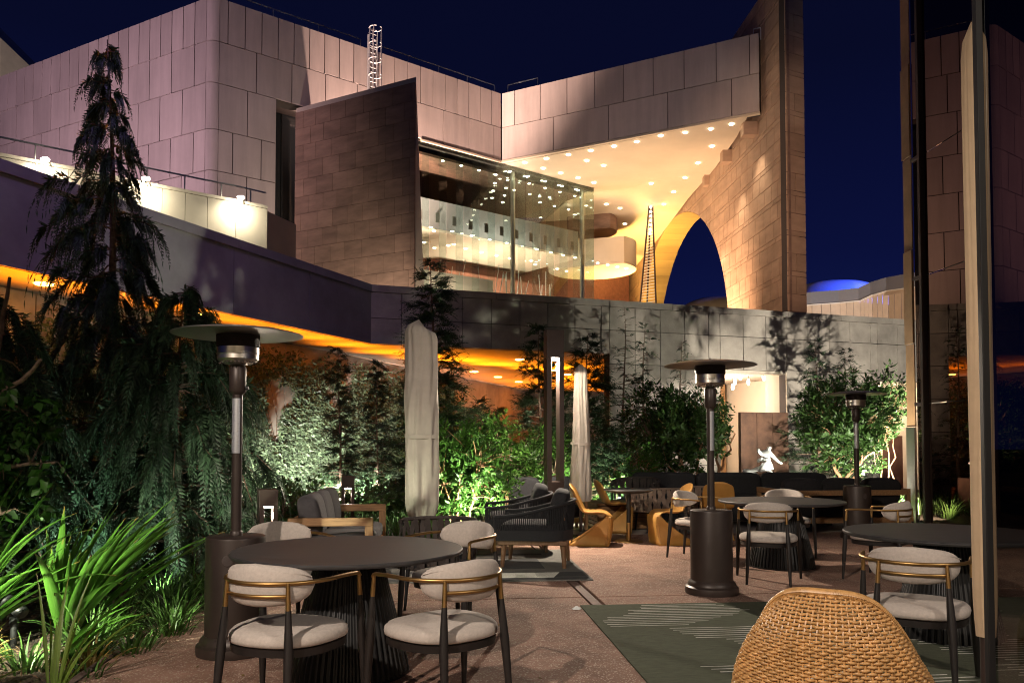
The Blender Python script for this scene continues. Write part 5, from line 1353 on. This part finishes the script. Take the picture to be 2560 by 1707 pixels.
p = at(1555, 1100, 15.6); broad('pale lit shrub with thin bright stems behind the pedestal table', (p.x, 15.6, 0), (0, 0, .70), (.85, .5, .65), 330, 14, .095, M['bushleaf'], 64, stems(7, .9, 0, .4), 'redbark', shell=.7)
p = at(1455, 1100, 15.9); broad('feathery dark shrub right of the slim parasol', (p.x, 15.9, 0), (0, 0, .8), (.7, .5, .75), 240, 15, .10, M['treeleaf'], 65, stems(4, .9, 0, .3))
p = at(1760, 1100, 16.3); tr = [((.05, 0, -.1), (-.25, .05, .55), .055, .045), ((-.25, .05, .5), (-.55, .1, 1.45), .042, .02), ((-.22, .05, .5), (-.05, -.1, 1.5), .04, .02), ((0, 0, .1), (.35, .05, .9), .045, .03), ((.35, .05, .85), (.65, .05, 1.6), .028, .014), ((.3, 0, .8), (.15, 0, 1.7), .03, .015), ((-.3, 0, .6), (-.75, 0, .95), .025, .012)]
broad('multi stemmed tree with orange bark, half hidden by the middle heater', (p.x, 16.3, 0), (-.28, 0, 1.72), (.85, .7, .85), 520, 15, .115, M['treeleaf'], 66, tr, 'redbark', 'small_tree', 'tree', shell=.8)
p = at(1640, 1100, 17.2); broad('tall dark leafy tree behind the middle heater, on its left', (p.x, 17.2, 0), (0, 0, 1.75), (.72, .6, 1.1), 330, 15, .11, M['treeleaf'], 67, stems(3, 1.4, 0, .25), 'bark', 'small_tree', 'tree', shell=.7)
p = at(2112, 1100, 16.4); tr = [((0, 0, -.1), (-.05, 0, .62), .06, .048), ((-.05, 0, .6), (-.32, .05, 1.15), .04, .026), ((-.32, .05, 1.13), (-.18, 0, 1.75), .026, .012), ((-.04, 0, .62), (.38, -.1, 1.15), .042, .025), ((.38, -.1, 1.15), (.8, 0, 1.4), .022, .012), ((.3, -.1, 1.05), (.35, .1, 1.7), .022, .01), ((-.5, .1, -.1), (-.62, .1, .6), .026, .015), ((-.05, 0, .5), (.18, -.1, .75), .03, .02)]
broad('wide multi stemmed tree with curving orange trunk beside the far heater', (p.x, 16.4, 0), (0, 0, 1.78), (1.18, .8, .95), 700, 15, .115, M['treeleaf'], 68, tr, 'redbark', 'small_tree', 'tree', shell=.8)
p = at(2215, 1100, 17.4); broad('loose leafy tree before the second lit opening', (p.x, 17.4, 0), (0, 0, 2.25), (.55, .5, .75), 170, 13, .12, M['treeleaf'], 69, stems(3, 1.9, 0, .2), 'redbark', 'small_tree', 'tree', shell=.8)
broad('low dark shrub with upright shoots behind the grey teak sofa', (-2.75, 9.9, 0), (0, 0, .40), (.45, .5, .42), 90, 13, .09, M['treeleaf'], 70, stems(4, .5, 0, .2))
for i, (x, y, r, h, lab) in enumerate([(-3.4, 12.2, .9, .7, 'dark low shrub below the ivy, behind the near heater'), (-2.3, 13.6, .9, .65, 'dark low shrub below the ivy, behind the teak sofa'), (-5.6, 11.0, 1.1, 1.6, 'dark leafy shrub in shadow left of the weeping cypress'), (-6.0, 8.6, 1.1, 1.9, 'dark leafy mass at the far left under the bridge')]):
    broad(lab, (x, y, 0), (0, 0, h * .55), (r, r * .8, h * .6), 260, 14, .10, M['treeleaf'], 90 + i, stems(4, h * .6, 0, .25), shell=.8)
# near maple sprays at the left edge
tr = [((0, 0, -.1), (.1, 0, 1.6), .05, .035), ((.1, 0, 1.5), (.75, -.2, 2.0), .03, .012), ((.1, 0, 1.2), (.7, .1, 1.25), .022, .01), ((.1, 0, 1.6), (.2, .3, 2.7), .03, .012), ((.1, 0, .8), (.55, -.3, .9), .02, .01)]
broad('near leafy maple at the left edge, its low sprays lit vivid green', (-4.15, 5.95, 0), (.22, 0, 1.30), (.62, .75, 1.0), 150, 12, .085, M['maple'], 71, tr, 'bark', 'maple_tree', 'tree', .62, shell=.85, upw=-.2)
weeping('dark feathery cypress at the far left, before the orange soffit', (-4.9, 7.4, -.05), 2.9, 1.2, 110, 1500, 16, M['cyp'], .05, .15, (.25, .65), 13, .4)

# -- ivy on the garden wall
r_ = np.random.default_rng(21); P, S, A_ = [], [], []
from mathutils import noise as mn
n = 0
while n < 74000:
    D = r_.uniform(11.6, 26.5); t = (D - RW0[1]) / Wb.u.y; z = r_.uniform(0, 3.55) * r_.random() ** .25
    q = mn.noise((t * .55, z * .5, 3.0)) * .9 + mn.noise((t * 1.7, z * 1.4, 9.0)) * .6
    top = 3.25 + .6 * mn.noise((t * .5, 0, 0))
    if z > top: q -= (z - top) * 1.0
    bare = ((t - (15.9 - RW0[1]) / Wb.u.y) / .55) ** 2 + ((z - .62) / .75) ** 2
    if q < -.42 or bare < 1: continue
    pp = Wb.pt(t, .03 + .16 * r_.random() * (1.1 - z / 4), z); P.append(tuple(pp)); n += 1
P = np.array(P); nn = np.array((Wb.n.x, Wb.n.y, 0)); A_ = rv(len(P)) * .8 + nn * .45 + np.array((0, 0, -.5)); S = rv(len(P))
tv = thing('ivy', 'dense small leaved ivy climbing the concrete garden wall', 'climber', (RW0[0], RW0[1], 0)); 
leaves('foliage', P - np.array((RW0[0], RW0[1], 0)), A_, S, r_.uniform(.05, .15, len(P)), r_.uniform(.028, .06, len(P)), M['ivy'], tv)
b = MB()
for i in range(26):
    D = rnd.uniform(12.5, 25); t = (D - RW0[1]) / Wb.u.y; o = Vector((RW0[0], RW0[1], 0)); pts = []
    for k in range(8): pts.append(Wb.pt(t + .25 * math.sin(k * .9 + i) + .05 * k, .04, k * .40) - o)
    b.tube(pts, [.016 - .0016 * k for k in range(8)], 4, cap=False)
b.build('vine_stems', M['bark'], tv)

# -- strap leaved plants of the near bed (every blade its own leaf)
def fan(n, a0, a1, L0, L1, w, r0, r1, d0, d1, seed):
    q = random.Random(seed); return [(math.radians(a0 + (a1 - a0) * (i + q.random()) / n), q.uniform(L0, L1), w * q.uniform(.75, 1.2), math.radians(q.uniform(r0, r1)), math.radians(q.uniform(d0, d1)), q.uniform(-.5, .5)) for i in range(n)]
clump('big fan of strap leaves leaning right, middle of the near bed', (-3.25, 5.85, 0), fan(36, -70, 80, .85, 1.4, .074, 38, 72, 14, 55, 1), M['strap'])
clump('strap leaved clump rising at the left picture edge beside the spotlight', (-3.85, 5.55, 0), fan(28, -75, 70, .85, 1.35, .076, 40, 80, 20, 70, 2), M['strap'])
clump('medium strap leaved clump between the two big fans', (-3.6, 6.35, 0), fan(22, -80, 70, .7, 1.1, .08, 45, 85, 15, 60, 9), M['strap'])
clump('short strap leaved clump under the big fan, near the mulch', (-2.95, 5.3, 0), fan(14, -60, 60, .5, .8, .06, 25, 60, 20, 70, 10), M['strap'])
clump('low pale strap leaved tuft at the bottom of the near bed', (-2.62, 4.62, 0), fan(12, 10, 140, .35, .72, .026, 45, 85, 5, 45, 3), M['strap2'])
clump('strap leaved clump at the bottom left corner', (-3.05, 4.45, 0), fan(12, -40, 160, .35, .62, .030, 30, 75, 20, 80, 4), M['strap2'])
q = 0
NEAR = [(-2.52, 5.95, 90, .46, 'grass', 'lush grass tuft beside the heater base'), (-2.66, 6.35, 100, .62, 'grass', 'lush grass tuft behind the strap leaves, left of the heater'), (-2.95, 6.75, 90, .60, 'grass', 'dark grass tuft deep in the near bed'),
        (-2.56, 5.45, 80, .36, 'grass', 'small grass tuft at the patio edging, before the heater'), (-2.70, 5.15, 60, .30, 'drygrass', 'small half dry orange tipped grass tuft near the edging'), (-2.85, 5.45, 90, .50, 'grass', 'arching grass tuft under the right side of the big fan'), (-3.1, 5.15, 70, .38, 'grass', 'low grass tuft in front of the big fan'), (-3.35, 4.95, 70, .40, 'drygrass', 'yellowing grass tuft at lower left'),
        (-2.55, 6.95, 80, .55, 'grass', 'grass tuft in shadow behind the heater tank'), (-3.6, 6.7, 100, .65, 'grass', 'dark grass tuft before the weeping cypress'), (-3.0, 7.5, 80, .55, 'grass', 'grass tuft left of the large bollard lamp'), (-4.3, 6.6, 100, .65, 'grass', 'dark grass tuft behind the left strap leaves'), (-2.95, 6.1, 90, .55, 'grass', 'grass tuft between big fan and heater'), (-3.55, 4.6, 60, .36, 'grass', 'bright grass tuft at the bottom left corner'), (-2.55, 4.85, 50, .22, 'grass', 'tiny grass tuft leaning over the edging')]
for i, (x, y, n_, L, m, lab) in enumerate(NEAR + [(-1.20, 11.1, 80, .55, 'grass', 'bright grass tuft right of the teak sofa arm'), (-.62, 11.75, 70, .5, 'grass', 'bright grass tuft under the brightest shrub'), (-.10, 12.35, 60, .55, 'grass', 'grass tuft left of the black teak sofa'), (-1.6, 11.9, 70, .5, 'grass', 'grass tuft behind the teak sofa'),
        (1.3, 14.9, 80, .7, 'grass', 'arching grass behind the slim parasol'), (3.45, 15.5, 80, .6, 'grass', 'grass tuft left of the statue'), (4.05, 15.4, 60, .5, 'grass', 'lit grass tuft between heater pole and statue'), (6.15, 15.0, 80, .62, 'grass', 'brightly lit grass tuft right of the far heater'), (7.15, 15.2, 90, .62, 'grass', 'lit grass tuft beside the hotel corner'), (7.6, 16.3, 80, .7, 'grass', 'grass tuft before the red wall'), (5.6, 15.6, 70, .5, 'grass', 'grass tuft under the wide multi stemmed tree'), (5.0, 16.9, 80, .7, 'grass', 'grass tuft behind the statue'), (2.75, 15.4, 70, .55, 'grass', 'grass tuft under the orange barked tree')]):
    gclump(lab, (x, y, -.04), n_, L, .014 if y < 8 else .017, M[m], 200 + i)
# ground cover of the far beds and fallen mulch
r_ = np.random.default_rng(31); n = 9000
P = np.stack([r_.uniform(-7, 13, n), r_.uniform(11.2, 19.5, n), np.full(n, -.05)], 1)
k = ~((P[:, 0] > -.6) & (P[:, 1] < 15.3)) & ~((P[:, 0] < -1) & (P[:, 0] > -6) & (P[:, 1] > 14.5))
P = P[k]; A_ = rv(len(P)) * .5 + np.array((0, 0, 1.0)); o = leaves('ground_cover', P, A_, rv(len(P)), r_.uniform(.2, .5, len(P)), r_.uniform(.015, .03, len(P)), M['grass']); tag(o, 'low grassy ground cover filling the far beds', 'ground cover', kind='stuff')
n = 5200; x = r_.uniform(-5.2, -2.05, n); y = r_.uniform(4.0, 8.8, n); P = np.stack([x, y, r_.uniform(-.055, -.02, n)], 1)
xl = -2.1 - np.tan(TH) * y + .0; P = P[x < (fl(-2.1, 0).x - math.tan(TH) * y)]
A_ = rv(len(P)) * np.array((1, 1, .25)); o = leaves('mulch_chips', P, A_, rv(len(P)) * np.array((1, 1, .3)), r_.uniform(.02, .07, len(P)), r_.uniform(.006, .016, len(P)), M['chip'], fold=.05); tag(o, 'bark mulch chips strewn over the near bed', 'mulch', kind='stuff')
n = 60; P = np.stack([r_.uniform(-2.4, 1.2, n), r_.uniform(4.6, 9.5, n), np.full(n, .004)], 1)
o = leaves('fallen_leaves', P, rv(n) * np.array((1, 1, .12)), rv(n) * np.array((1, 1, .1)), r_.uniform(.02, .045, n), r_.uniform(.01, .02, n), M['drygrass'], fold=.1); tag(o, 'a few small dry leaves scattered on the patio', 'leaves', kind='stuff')
# garden spotlight in the bed
gs = thing('garden_spotlight', 'black garden spotlight on a stake among the strap leaves at lower left', 'lamp', (-3.55, 5.75, 0), math.radians(170))
MB().lathe([(.022, -.1), (.022, .10), (.030, .105), (.030, .16), (.0, .165)], 16).build('stake', M['blackmet'], gs, smooth=40)
b = MB(); b.lathe([(.0, -.10), (.035, -.10), (.045, -.08), (.05, .02), (.052, .09), (.047, .09), (.045, .06), (.0, .058)], 24); o = b.build('lamp_head', M['blackmet'], gs, smooth=40); o.location = (0, 0, .235); o.rotation_euler = (0, math.radians(58), 0)
b = MB(); b.lathe([(.0, .062), (.044, .062), (.044, .066), (.0, .068)], 20); o2 = b.build('lens', M['bulb'], o)
us = thing('garden_spotlight', 'small glaring uplight in the bed left of the rope armchairs', 'lamp', (-.19, 11.72, 0), 0)
MB().lathe([(.03, -.08), (.03, .04), (.05, .05), (.055, .13), (.05, .135), (.045, .11), (.0, .11)], 20).build('lamp_head', M['blackmet'], us, smooth=40)
MB().cushion((0, -.0, .125), (.075, .075, .03), e=1, nu=12, nv=8).build('lens', M['led'], us)
